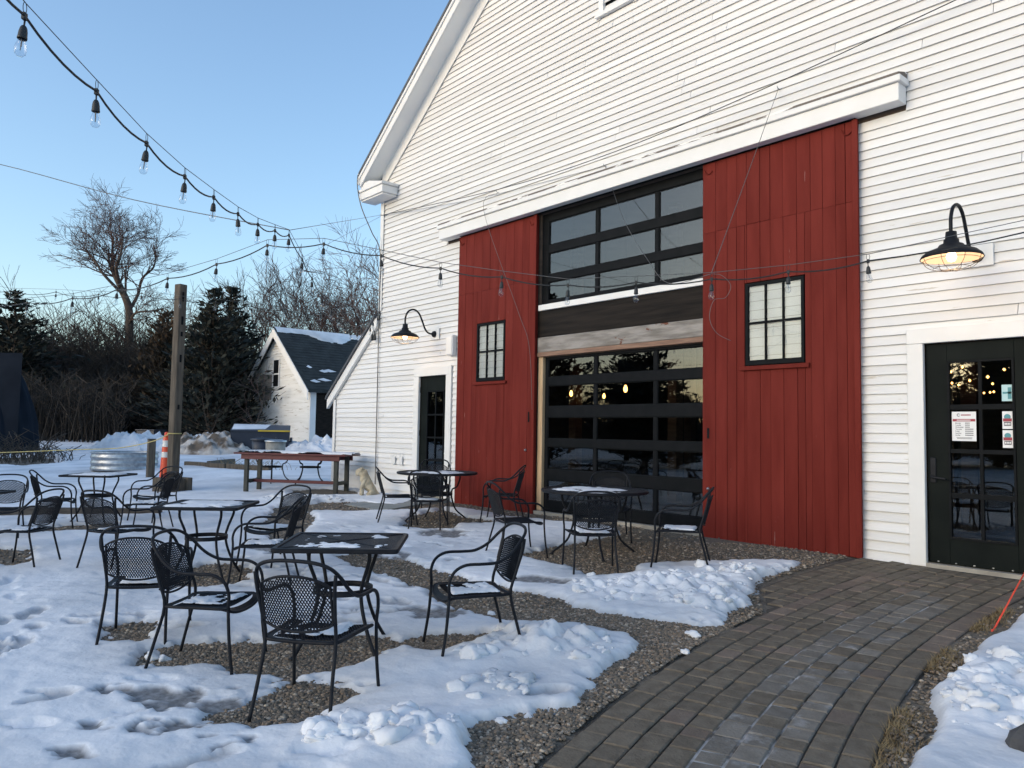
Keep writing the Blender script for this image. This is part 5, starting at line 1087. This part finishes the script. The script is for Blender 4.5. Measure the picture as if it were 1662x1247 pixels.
# ------------------------------------------------------------------ string lights and wires
sock = MB(); sock.lathe([(0, .008), (.009, .004), (.014, -.006), (.017, -.022), (.0185, -.045), (.0195, -.048), (.0195, -.054), (.017, -.056)], 10); sock.tube([(0, 0, .0), (0, 0, .030)], .004, 5); SOCK = sock.mesh('socket', True); SOCK.materials.append(M['rubber'])
bl = MB(); bl.lathe([(.012, -.052), (.0155, -.066), (.0215, -.085), (.024, -.103), (.021, -.120), (.012, -.130), (0, -.133)], 12); BULB = bl.mesh('bulb', True); BULB.materials.append(M['bulb'])
fl = MB(); fl.tube([(0, 0, -.055), (0, 0, -.09)], .003, 4); fl.tube([(-.006, 0, -.09), (-.004, 0, -.104), (.004, 0, -.104), (.006, 0, -.09)], .0016, 3); FIL = fl.mesh('filament'); FIL.materials.append(M['wire'])
tee = MB(); tee.bbox(-.011, .011, -.009, .009, -.02, .012, .003); TEE = tee.mesh('tee'); TEE.materials.append(M['rubber'])
rg = MB(); rg.tube([(.013 * math.cos(a), 0, .032 + .025 * math.sin(a)) for a in np.linspace(0, 6.283, 13)[:-1]], .0018, 4, close=True); RING = rg.mesh('hook_ring'); RING.materials.append(M['rubber'])
def strand(pts, ends, label, sag=.04, guide=True, rad=.006, drop=.032):
    t = empty('string_light', pts[0]); tag(t, label, 'string lights', 'outdoor bulb strings'); o0 = Vector(pts[0])
    seq = [Vector(p) for p in ([ends[0]] if ends[0] else []) + list(pts) + ([ends[1]] if ends[1] else [])]
    cp = []
    for a, b in zip(seq[:-1], seq[1:]):
        s_ = sag * min(1.5, (b - a).length / .6)
        for k in range(6): q = k / 6; cp.append(a.lerp(b, q) - Vector((0, 0, s_ * 4 * q * (1 - q))) - o0)
    cp.append(seq[-1] - o0); mb = MB(); mb.tube(cp, rad, 6); mb.build('cord', M['rubber'], t, True)
    if guide:
        mb = MB(); mb.tube([p + Vector((0, 0, .055)) - o0 for p in seq], .003, 4); mb.build('guide_wire', M['wire'], t, True)
    for k, p in enumerate(pts):
        lp = Vector(p) - o0; dr = Vector(pts[min(k + 1, len(pts) - 1)]) - Vector(pts[max(k - 1, 0)]); az = math.atan2(dr.y, dr.x)
        x = link('tee', TEE, None, t); x.location = lp; x.rotation_euler = (0, 0, az)
        x = link('hook_ring', RING, None, t); x.location = lp; x.rotation_euler = (0, 0, az)
        s = link('socket', SOCK, None, t); s.location = lp - Vector((0, 0, drop + .018)); s.rotation_euler = (rng.uniform(-.09, .09), rng.uniform(-.09, .09), 0)
        link('bulb', BULB, None, s); link('filament', FIL, None, s)
    return t
S1 = [[-3.688,-7.73,3.244],[-4.169,-7.351,3.198],[-4.657,-6.983,3.168],[-5.143,-6.615,3.179],[-5.632,-6.255,3.228],[-6.116,-5.889,3.278],[-6.6,-5.526,3.356],[-7.08,-5.16,3.46],[-7.563,-4.799,3.57]]
strand(S1, ((-3.20, -8.05, 3.30), None), 'bulb string sweeping down from the upper left corner', .035)
S3 = [[-12.745,-6.88,3.201],[-11.637,-6.507,3.126],[-10.461,-6.212,3.076],[-9.564,-5.94,3.101],[-8.66,-5.663,3.141],[-8.009,-5.378,3.239],[-7.466,-5.069,3.398],[-6.936,-4.716,3.38],[-6.42,-4.367,3.234],[-5.909,-4.025,3.085],[-5.403,-3.691,2.978],[-4.885,-3.345,2.879],[-4.371,-3.014,2.881],[-3.837,-2.658,2.886],[-3.317,-2.323,2.923],[-2.802,-1.994,2.984]]
strand(S3, ((-13.9, -7.2, 3.3), (-1.4, -1.09, 3.30)), 'long bulb string crossing the picture in front of the red doors', .03)
S2 = [[-8.08, -4.4, 3.46], [-8.6, -4.02, 3.37], [-9.11, -3.63, 3.28], [-9.61, -3.23, 3.22], [-10.12, -2.84, 3.21], [-10.64, -2.47, 3.2], [-11.15, -2.08, 3.18], [-11.64, -1.68, 3.24], [-12.15, -1.31, 3.37], [-12.6, -0.87, 3.49], [-13.12, -0.51, 3.69], [-13.61, -0.12, 3.88]]
strand(S2, ((-7.563, -4.799, 3.57), (-13.74, -.05, 3.95)), 'bulb string running from the wire junction back to the barn corner', .02)
S4 = [[-20.427,-6.104,4.578],[-19.542,-5.675,4.411],[-18.218,-5.048,4.298],[-17.202,-4.473,4.194],[-15.99,-3.981,4.13],[-15.508,-3.413,4.034],[-15.256,-2.812,4.018],[-15.188,-2.117,4.008],[-15.12,-1.425,4.019],[-15.104,-0.64,4.029]]
strand(S4, ((-22, -6.8, 4.8), (-14.4, -.2, 4.1)), 'farthest bulb string passing behind the timber post', .05)
mb = MB(); 
for k in range(9):
    a = k * .7; mb.tube([(.03 * math.cos(a), .03 * math.sin(a), -.05 * k), (.04 * math.cos(a + .7), .03 * math.sin(a + .7), -.05 * (k + 1))], .006, 5)
o = mb.build('cord_coil', M['rubber'], None, True); o.location = (-13.76, -.10, 3.95); tag(o, 'loose black cord end hanging at the barn corner', 'cord')
for xx in (-13.80, -13.70):
    s = link('plug_socket', SOCK); s.location = (xx, -.12, 3.5); s.scale = (1.6, 1.6, 2.2); tag(s, 'dark plug hanging from the cord at the barn corner', 'plug', 'plugs at the barn corner')
def wire(pts, label, rad=.0035, m_='wire', sm_=6):
    mb = MB(); mb.tube(smooth_path(pts, sm_), rad, 5); o = mb.build('support_wire', M[m_], None, True); tag(o, label, 'wire', 'support wires'); return o
J = (-7.557, -4.797, 3.62)
wire([(-13.836, -7.748, 5.459), (-11.802, -6.869, 4.908), (-9.6, -5.8, 4.18), J], 'wire coming in from the left edge to the bulb string junction', .005)
wire([J, (-13.70, -.04, 5.99)], 'wire from the bulb string junction to the barn corner')
wire([(-13.70, -.04, 5.99), (-10.5, -.05, 5.62), (-7.478, -.03, 5.44)], 'wire along the barn wall from the corner to the middle hook')
wire([(-13.70, -.05, 5.98), (-9.5, -.34, 5.50), (-7.0, -.32, 5.46), (-4.713, -.30, 5.60), (-2.4, -.12, 5.92)], 'dark cable sagging across the barn front above the red doors', .006, 'rubber')
wire([(-13.70, -.04, 5.97), (-17.0, -.5, 5.40), (-19.74, -.73, 4.92)], 'wire from the barn corner down toward the yard')
wire([(-4.713, -.05, 5.66), (-4.28, -1.4, 4.2), (-3.837, -2.66, 2.94)], 'guy wire from the upper wall down to the bulb string')
wire([(-9.922, -.03, 5.60), (-10.0, -.28, 5.27), (-9.26, -.13, 3.51), (-8.98, -.12, 2.9), (-8.90, -.11, 1.9)], 'guy wire hanging down over the narrow red door')
wire([(-7.478, -.03, 5.42), (-6.9, -.30, 4.5), (-6.15, -.7, 3.75), (-5.2, -1.5, 3.2), (-3.837, -2.66, 2.93)], 'slack guy wire crossing the upper glass door')
wire([(-3.837, -2.66, 2.93), (-3.76, -2.62, 2.91), (-3.70, -2.58, 2.82), (-3.74, -2.60, 2.72), (-3.82, -2.65, 2.70), (-3.85, -2.67, 2.55), (-3.80, -2.64, 2.42), (-3.70, -2.58, 2.35)], 'loose curl of wire end hanging from the bulb string', .0022)
for x, z in ((-7.478, 5.43), (-4.713, 5.66), (-9.922, 5.60), (-13.70, 5.98)):
    mb = MB(); mb.tube([(0, 0, 0), (0, -.03, 0), (0, -.045, .012), (0, -.05, .03)], .006, 6); o = mb.build('wall_hook', M['galv'], barn, True); o.location = (x, -.024, z)

# ------------------------------------------------------------------ white shed in the distance
shed = empty('shed', (0, 0, 0)); tag(shed, 'small white clapboard shed with dark snowy roof behind the yard', 'shed')
M['shed_clap'] = add_chips(mat('peeling_white_siding', (0.70, 0.70, 0.69), (0.62, 0.62, 0.60), 1.2, 0.7, stretch=(0.5, 1, 5)), (0.40, 0.37, 0.33), 1.4, 0.60, (0.7, 1, 8))
zf = .35; x0, x1, y0, y1, ze, zr = -50.0, -41.0, 11.84, 20.5, 3.95, 7.55; xm = (x0 + x1) / 2
mb = MB(); mb.prism([(x0, zf), (x1, zf), (x1, ze), (xm, zr), (x0, ze)], y0, y1); mb.build('wall', M['shed_clap'], shed)
zz = zf; k = 0
cl = MB()
while zz < zr - .25:                       # far clapboard courses, each about four pixels high
    z1 = zz + .17; zmid = zz + .085; hw = 4.5 if zmid < ze else 4.5 * (zr - zmid) / (zr - ze)
    cl.add([(xm - hw, y0 - .045, zz), (xm + hw, y0 - .045, zz), (xm + hw, y0 - .006, z1), (xm - hw, y0 - .006, z1), (xm - hw, y0 - .006, zz), (xm + hw, y0 - .006, zz)], [(0, 1, 2, 3), (0, 4, 5, 1)])
    zz = z1
o = cl.build('clapboards', M['shed_clap'], shed); o['kind'] = 'stuff'
mb = MB(); sl2 = (zr - ze) / 4.5
for s in (-1, 1):
    xe = xm + s * 4.95; mb.prism([(xe, zr - 4.95 * sl2 + .02), (xm, zr + .02), (xm, zr + .20), (xe, zr - 4.95 * sl2 + .20)], y0 - .35, y1 + .3)
mb.build('roof', M['shingle'], shed)
sg_ = MB(); nrow = 22                      # shingle courses on the slope one can see
for q in range(nrow):
    d0, d1 = 4.95 * q / nrow, 4.95 * (q + 1) / nrow; yy = y0 - .34 + rng.uniform(0, .5)
    while yy < y1:
        y2 = min(yy + rng.uniform(.28, .5), y1); u0 = rng.uniform(.012, .035)
        sg_.add([(xm + d0, yy, zr - d0 * sl2 + .205), (xm + d0, y2 - .012, zr - d0 * sl2 + .205), (xm + d1, y2 - .012, zr - d1 * sl2 + .205 + u0), (xm + d1, yy, zr - d1 * sl2 + .205 + u0), (xm + d1, yy, zr - d1 * sl2 + .203), (xm + d1, y2 - .012, zr - d1 * sl2 + .203)], [(0, 3, 2, 1), (3, 4, 5, 2)]); yy = y2
o_ = sg_.build('shingles', M['shingle'], shed); o_['kind'] = 'stuff'
rs = [o for o in shed.children if o.name.startswith('roof')][0]
mb = MB()
for s in (-1, 1):
    xe = xm + s * 5.0; mb.prism([(xe, zr - 5.0 * sl2 - .38), (xm, zr - .38), (xm, zr + .16), (xe, zr - 5.0 * sl2 + .16)], y0 - .40, y0 - .355)
mb.build('rake_board', M['trim'], shed)
ys_ = np.linspace(y0 - .3, y1, 40); vs_, fs_ = [], []
for i, yy in enumerate(ys_):
    wv_ = .10 + .75 * float(fbm(np.array([yy * .9]), np.array([2.0]), 5, 3)[0]); e = .28
    vs_ += [(xm, yy, zr + .27), (xm + wv_ * 1.2, yy, zr - wv_ * 1.2 * sl2 + .275), (xm + wv_ * 1.2 + .03, yy, zr - (wv_ * 1.2 + .03) * sl2 + .20)]
    if i: b_ = 3 * (i - 1); fs_ += [(b_, b_ + 1, b_ + 4, b_ + 3), (b_ + 1, b_ + 2, b_ + 5, b_ + 4)]
mb = MB(); mb.add(vs_, fs_); mb.build('ridge_snow', M['snow'], shed, True)
mb = MB()
for q in range(8):
    yy, d = rng.uniform(y0 + .2, y0 + 4), rng.uniform(2.6, 4.6); w_ = rng.uniform(.15, .5); mb.add([(xm + d, yy - w_, zr - d * sl2 + .255), (xm + d + .12, yy, zr - (d + .12) * sl2 + .255), (xm + d + .05, yy + w_, zr - (d + .05) * sl2 + .255), (xm + d - .12, yy, zr - (d - .12) * sl2 + .262)], [(0, 1, 2, 3)])
mb.build('roof_snow_patch', M['snow'], shed)
win = empty('gable_window', (xm - .1, y0 - .05, 4.1), parent=shed); mb = MB(); mb.box(-.48, -.38, -.03, .0, -.06, 1.75); mb.box(.38, .48, -.03, .0, -.06, 1.75); mb.box(-.38, .38, -.03, 0, 1.66, 1.75); mb.box(-.38, .38, -.03, 0, -.06, .02); mb.box(-.38, .38, -.028, 0, .75, .83); mb.build('frame', M['trim'], win); mb = MB(); mb.box(-.38, .38, -.012, -.002, .02, 1.66); mb.build('pane', M['dark'], win)
mb = MB(); mb.box(xm - 2.6, xm - .7, y0 - .060, y0 - .047, 3.3, 4.9); mb.build('bare_board_patch', M['beam_grey'], shed)
mb = MB(); mb.box(x1 + .005, x1 + .09, y0 + .35, y0 + 5.0, zf, 3.62); mb.build('barn_door', M['beam_dark'], shed)
mb = MB(); mb.box(x1 + .005, x1 + .11, y0 - .02, y0 + .34, zf, 3.9); mb.box(x1 + .005, x1 + .11, y0 + .341, y0 + 8, 3.63, 3.9); mb.build('door_trim', M['trim'], shed)

# ------------------------------------------------------------------ trees
def bare_tree(name, label, base, height, spread, seed, lean=(0, 0), trunk_r=.35, first=.32, twig_r=.018, depth=5, kids=(3, 4), stems=1, group='bare trees beyond the yard', droop=0.0, skeleton=None):
    rg_ = random.Random(seed); t = empty(name, base); tag(t, label, 'tree', group)
    tk, cr_ = MB(), MB()
    def grow(p, d, ln, rad, lev):
        n = 4 if lev < 2 else 3; pts = [p]; rs_ = [rad]; q = p; dd = d
        for i in range(n):
            wob = .22 if lev else .10
            dd = (dd + Vector((rg_.gauss(0, wob), rg_.gauss(0, wob), rg_.gauss(.06 if lev < 4 else -droop, wob * .7)))).normalized(); q = q + dd * (ln / n); pts.append(q); rs_.append(max(twig_r * .55, rad * (1 - .45 * (i + 1) / n)))
        (tk if lev < 2 else cr_).tube(pts, rs_, 7 if lev == 0 else (5 if lev < 3 else 3), cap=False)
        if lev >= depth: return
        nk = rg_.randint(*kids) + (2 if lev == 0 else 0)
        for k in range(nk):
            f_ = rg_.uniform(.35, 1.0) if lev else rg_.uniform(first, 1.0); 
            if k == 0: f_ = 1.0
            i = min(int(f_ * n), n - 1); pp = pts[i].lerp(pts[i + 1], f_ * n - i); ax = Vector((rg_.gauss(0, 1), rg_.gauss(0, 1), rg_.gauss(0, .3))); ax = (ax - dd * ax.dot(dd)).normalized()
            ang = rg_.uniform(.35, .95) * spread if k else rg_.uniform(.05, .3); nd = (dd * math.cos(ang) + ax * math.sin(ang)).normalized()
            if nd.z < -.2: nd.z *= -.3; nd.normalize()
            rr = max(twig_r, rs_[i] * rg_.uniform(.45, .68) if k else rs_[-1]); grow(pp, nd, ln * rg_.uniform(.55, .82), rr, lev + 1)
    for pts, r0, r1, nb, ln0 in (skeleton or []):
        P_ = [Vector((q[0] * r.x, q[0] * r.y, q[1])) + Vector((-r.y, r.x, 0)) * q[2] for q in pts]; P_ = smooth_path(P_, 4); n_ = len(P_); rs_ = [r0 + (r1 - r0) * i / (n_ - 1) for i in range(n_)]
        tk.tube(P_, rs_, 7, cap=False)
        for k in range(nb):
            q = rg_.uniform(.25, 1.0) if k else 1.0; i = min(int(q * (n_ - 1)), n_ - 2); dd = (P_[i + 1] - P_[i]).normalized(); ax = Vector((rg_.gauss(0, 1), rg_.gauss(0, 1), rg_.gauss(.25, .5))); ax = (ax - dd * ax.dot(dd)).normalized(); ang = rg_.uniform(.4, 1.1)
            grow(P_[i], (dd * math.cos(ang) + ax * math.sin(ang)).normalized(), ln0 * rg_.uniform(.6, 1.1), max(twig_r, rs_[i] * .42), 2)
    for s in range(0 if skeleton else stems):
        a = 6.283 * s / stems + rg_.uniform(-.3, .3); d0 = Vector((lean[0] + (math.cos(a) * .28 if stems > 1 else 0), lean[1] + (math.sin(a) * .28 if stems > 1 else 0), 1)).normalized()
        grow(Vector((math.cos(a) * .25 * (stems > 1), math.sin(a) * .25 * (stems > 1), -.1)), d0, height * rg_.uniform(.36, .42), trunk_r * rg_.uniform(.8, 1), 0)
    tk.build('trunk', M['bark'], t, True); o = cr_.build('crown', M['twig'], t); return t
def at(px, dpt):   # a spot on the field, by compass bearing and distance from the patio
    d = Vector((f * 1.0 + r2 * ((px - 831) / 1250))); d.z = 0; p = Vector((0, -8.2, 0)) + d * dpt; return (p.x, p.y, G(p.x, p.y) - .05)
SK = [  # limbs of the big tree: (along the picture, height, toward depth)
 ([(0, -.2, 0), (-.1, 3, 0), (-.3, 6.3, 0), (-.6, 10.2, .3), (-1.3, 12.0, .2)], .42, .26, 4, 2.2),
 ([(-1.3, 12.0, .2), (-2.2, 13.4, .6), (-2.3, 15.0, .5), (-2.35, 16.4, .6)], .20, .06, 16, 2.5),
 ([(-1.3, 12.0, .2), (-1.2, 13.4, -.9), (-.7, 14.4, -1.3), (-.6, 15.8, -1.2)], .17, .05, 13, 2.3),
 ([(-.6, 10.2, .3), (-.2, 11.6, .8), (.0, 13.0, 1.0), (.8, 14.0, 1.2), (1.0, 15.2, 1.0)], .15, .05, 13, 2.1),
 ([(-1.0, 11.4, .2), (-2.2, 12.9, -.8), (-3.0, 14.0, -.7), (-3.8, 14.9, -.6)], .14, .05, 10, 1.5),
 ([(-1.2, 11.9, .2), (-2.8, 14.0, 1.2), (-3.2, 15.6, 1.6)], .15, .05, 10, 2.0),
 ([(-.2, 5.2, 0), (.9, 7.2, .4), (1.6, 8.6, .6), (1.7, 10.0, .8)], .17, .05, 8, 1.8),
 ([(-.2, 5.6, 0), (-1.8, 7.8, -.3), (-3.0, 8.5, -.6)], .12, .04, 6, 1.4),
 ([(-.5, 9.0, .2), (.4, 9.8, -.8), (1.6, 10.0, -1.2)], .13, .05, 7, 1.6)]
bare_tree('bare_tree', 'big leaning bare tree with a reddish crown left of the post', at(213, 62), 19.0, 1.0, 11, (0, 0), .6, .5, .014, 5, (3, 4), skeleton=SK)
bare_tree('bare_tree', 'many stemmed bare tree behind the shed ridge', at(462, 74), 17.0, .55, 23, (0, 0), .20, .3, .018, 5, (3, 4), 6)
bare_tree('bare_tree', 'tall bare tree between shed and barn corner', at(588, 70), 18.5, .75, 35, (.02, .02), .30, .35, .018, 5, (4, 4), 2)
bare_tree('bare_tree', 'slim bare tree left of the big leaning one', at(110, 60), 14.5, .6, 41, (0, 0), .15, .35, .016, 4, (3, 3), 1)
bare_tree('bare_tree', 'thin bare sapling just left of the big trunk', at(137, 64), 13.0, .6, 47, (0, 0), .12, .4, .016, 4, (2, 3), 1)
bare_tree('bare_tree', 'small bare tree right of the cedars above the shed eave', at(432, 70), 10.0, .8, 53, (0, 0), .15, .3, .018, 4, (3, 4), 2)
bare_tree('bare_sapling', 'thin bare sapling against the shed gable', at(408, 40), 5.0, .7, 59, (0, 0), .05, .4, .009, 3, (2, 3), 1, None)
# thicket: stems beyond counting
def thicket(name, label, spec, seed, mat_, rad=.014):
    rg_ = random.Random(seed); mb = MB()
    for px0, px1, d0, d1, h0, h1, n in spec:
        for i in range(n):
            px, dp = rg_.uniform(px0, px1), rg_.uniform(d0, d1); b_ = Vector(at(px, dp)); h = rg_.uniform(h0, h1); a = rg_.uniform(0, 6.28); ln = rg_.uniform(.05, .45)
            top = b_ + Vector((math.cos(a) * h * ln, math.sin(a) * h * ln, h)); md_ = b_.lerp(top, .55) + Vector((rg_.gauss(0, .12), rg_.gauss(0, .12), h * .08)); mb.tube([b_, md_, top], [rad * 1.6, rad, rad * .5], 3, cap=False)
            for k in range(rg_.randint(3, 5)):
                q = rg_.uniform(.25, .95); s = b_.lerp(md_, q / .55) if q < .55 else md_.lerp(top, (q - .55) / .45); aa = rg_.uniform(0, 6.28); l2 = h * rg_.uniform(.15, .4)
                e_ = s + Vector((math.cos(aa) * l2 * .8, math.sin(aa) * l2 * .8, l2 * rg_.uniform(.3, .9))); mb.tube([s, s.lerp(e_, .5) + Vector((0, 0, -.04 * l2)), e_], [rad * .8, rad * .6, rad * .35], 3, cap=False)
    o = mb.build(name, mat_); tag(o, label, 'thicket', kind='stuff'); return o
thicket('thicket', 'dense dark tangle of bare brush along the far field edge', [(-80, 340, 56, 74, 3.5, 8.5, 2600), (60, 260, 60, 76, 6, 11, 420), (-60, 200, 46, 55, 1.2, 4.5, 700), (330, 640, 66, 90, 2.5, 5.5, 700)], 5, M['brush'], .03)
M['hedge'] = mat('shaded_evergreen_mass', (0.008, 0.010, 0.008), (0.020, 0.020, 0.014), .5, .9)
def evergreen(name, h, rad, seed, layers=46, per=34, mat_=None, up=.55, shape=1.0, leaf=.20, tiers=9):
    rg_ = random.Random(seed); t = empty(name); mb = MB(); mb.tube([(0, 0, -.2), (rg_.gauss(0, .1), rg_.gauss(0, .1), h * .5), (0, 0, h * .98)], [h * .022, h * .014, .02], 6); br = mb
    vs_, fs_ = [], []
    for L in range(layers):
        q = (L + rg_.random()) / layers; z = h * (.03 + .95 * q); R2 = rad * (1 - q) ** shape * rg_.uniform(.45, 1.18) + .12
        for b in range(rg_.randint(tiers - 3, tiers + 1) if q < .8 else 4):
            a = rg_.uniform(0, 6.283); ln = R2 * rg_.uniform(.7, 1.12); tip = Vector((math.cos(a) * ln, math.sin(a) * ln, z + ln * up * rg_.uniform(.5, 1.3))); o0 = Vector((0, 0, z)); br.tube([o0, o0.lerp(tip, .5) + Vector((0, 0, -.06 * ln)), tip], [.03, .02, .008], 3, cap=False)
            for k in range(max(4, int(per * ln / rad))):
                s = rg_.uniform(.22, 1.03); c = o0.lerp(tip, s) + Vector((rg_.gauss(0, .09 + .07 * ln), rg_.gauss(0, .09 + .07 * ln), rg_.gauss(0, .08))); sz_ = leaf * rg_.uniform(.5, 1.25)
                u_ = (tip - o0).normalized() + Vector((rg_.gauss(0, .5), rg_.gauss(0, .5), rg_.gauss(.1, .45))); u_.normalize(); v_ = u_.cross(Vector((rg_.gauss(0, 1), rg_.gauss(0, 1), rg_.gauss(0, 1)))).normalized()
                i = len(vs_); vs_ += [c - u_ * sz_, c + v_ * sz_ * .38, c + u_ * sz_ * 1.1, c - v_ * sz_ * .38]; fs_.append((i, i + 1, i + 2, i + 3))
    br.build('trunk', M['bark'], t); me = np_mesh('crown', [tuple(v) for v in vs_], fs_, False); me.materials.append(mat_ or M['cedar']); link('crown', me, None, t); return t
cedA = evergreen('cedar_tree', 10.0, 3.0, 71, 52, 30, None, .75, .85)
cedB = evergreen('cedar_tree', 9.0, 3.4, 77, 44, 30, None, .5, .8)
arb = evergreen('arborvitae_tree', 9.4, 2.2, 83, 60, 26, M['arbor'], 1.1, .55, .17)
def place(proto, used, px, dp, sc, rz, lab, grp):
    o = proto if used == 0 else copy_tree(proto); o.location = at(px, dp); o.scale = (sc * 1.4, sc * 1.4, sc); o.rotation_euler = (0, 0, rz); tag(o, lab, 'tree', grp); return o
GR = 'dark evergreens along the yard'
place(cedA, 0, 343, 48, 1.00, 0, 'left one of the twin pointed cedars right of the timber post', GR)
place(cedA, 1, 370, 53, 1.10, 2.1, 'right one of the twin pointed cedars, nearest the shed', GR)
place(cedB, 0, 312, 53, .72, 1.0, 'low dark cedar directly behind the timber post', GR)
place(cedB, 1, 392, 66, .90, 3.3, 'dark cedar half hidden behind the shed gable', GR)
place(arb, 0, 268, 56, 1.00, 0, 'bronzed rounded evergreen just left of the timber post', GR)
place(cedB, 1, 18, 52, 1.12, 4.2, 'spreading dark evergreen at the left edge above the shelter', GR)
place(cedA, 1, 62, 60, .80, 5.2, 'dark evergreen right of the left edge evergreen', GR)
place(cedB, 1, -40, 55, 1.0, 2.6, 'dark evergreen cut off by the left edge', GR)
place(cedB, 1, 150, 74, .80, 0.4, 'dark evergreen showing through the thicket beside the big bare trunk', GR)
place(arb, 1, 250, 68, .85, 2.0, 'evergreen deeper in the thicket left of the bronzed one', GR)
for k, (x, y, s) in enumerate([(-30, -20, .95), (-27, -24.5, .85), (-34, -18, 1.05), (-24.5, -24, .55), (-38, -24, 1.0), (-33, -30, .9), (-13, -47, .66), (-9.5, -50, .7), (-16.5, -46, .6), (-20, -44, .66), (-6, -52, .75), (-14.8, -43, .62), (-17.6, -49, .78), (-22.5, -42, .64), (-11.4, -45, .6), (-24.8, -45, .7), (-19, -41, .56), (-12.3, -52, .85), (-21.2, -48, .8)]):      # trees behind the viewer, seen mirrored in the glass
    o = copy_tree(cedB if k % 2 else cedA); o.location = (x, y, G(x, y) - .1); s *= 1.3 if y < -40 else 1; o.scale = (s * 1.2, s * 1.2, s); o.rotation_euler = (0, 0, k * 1.3); tag(o, 'dark evergreen reflected in the tall glass doors', 'tree', 'evergreens mirrored in the glass')
mb = MB(); rg_ = random.Random(99)
for i in range(2600):
    a = rg_.uniform(R_(150), R_(285)); dd = rg_.uniform(70, 85); b_ = Vector((math.cos(a) * dd - 4, math.sin(a) * dd - 8, -.3)); h = rg_.uniform(3.5, 8.5); aa = rg_.uniform(0, 6.28)
    for k in range(3):
        tp = b_ + Vector((rg_.gauss(0, 1.2), rg_.gauss(0, 1.2), h * rg_.uniform(.6, 1))); mb.tube([b_, b_.lerp(tp, .6) + Vector((rg_.gauss(0, .2), rg_.gauss(0, .2), .2)), tp], [.12, .08, .03], 3, cap=False)
o = mb.build('far_treeline', M['brush']); tag(o, 'distant bare tree line mirrored in the glass', 'tree line', kind='stuff')
print('tris', sum(len(o.data.polygons) for o in bpy.data.objects if o.type == 'MESH'))
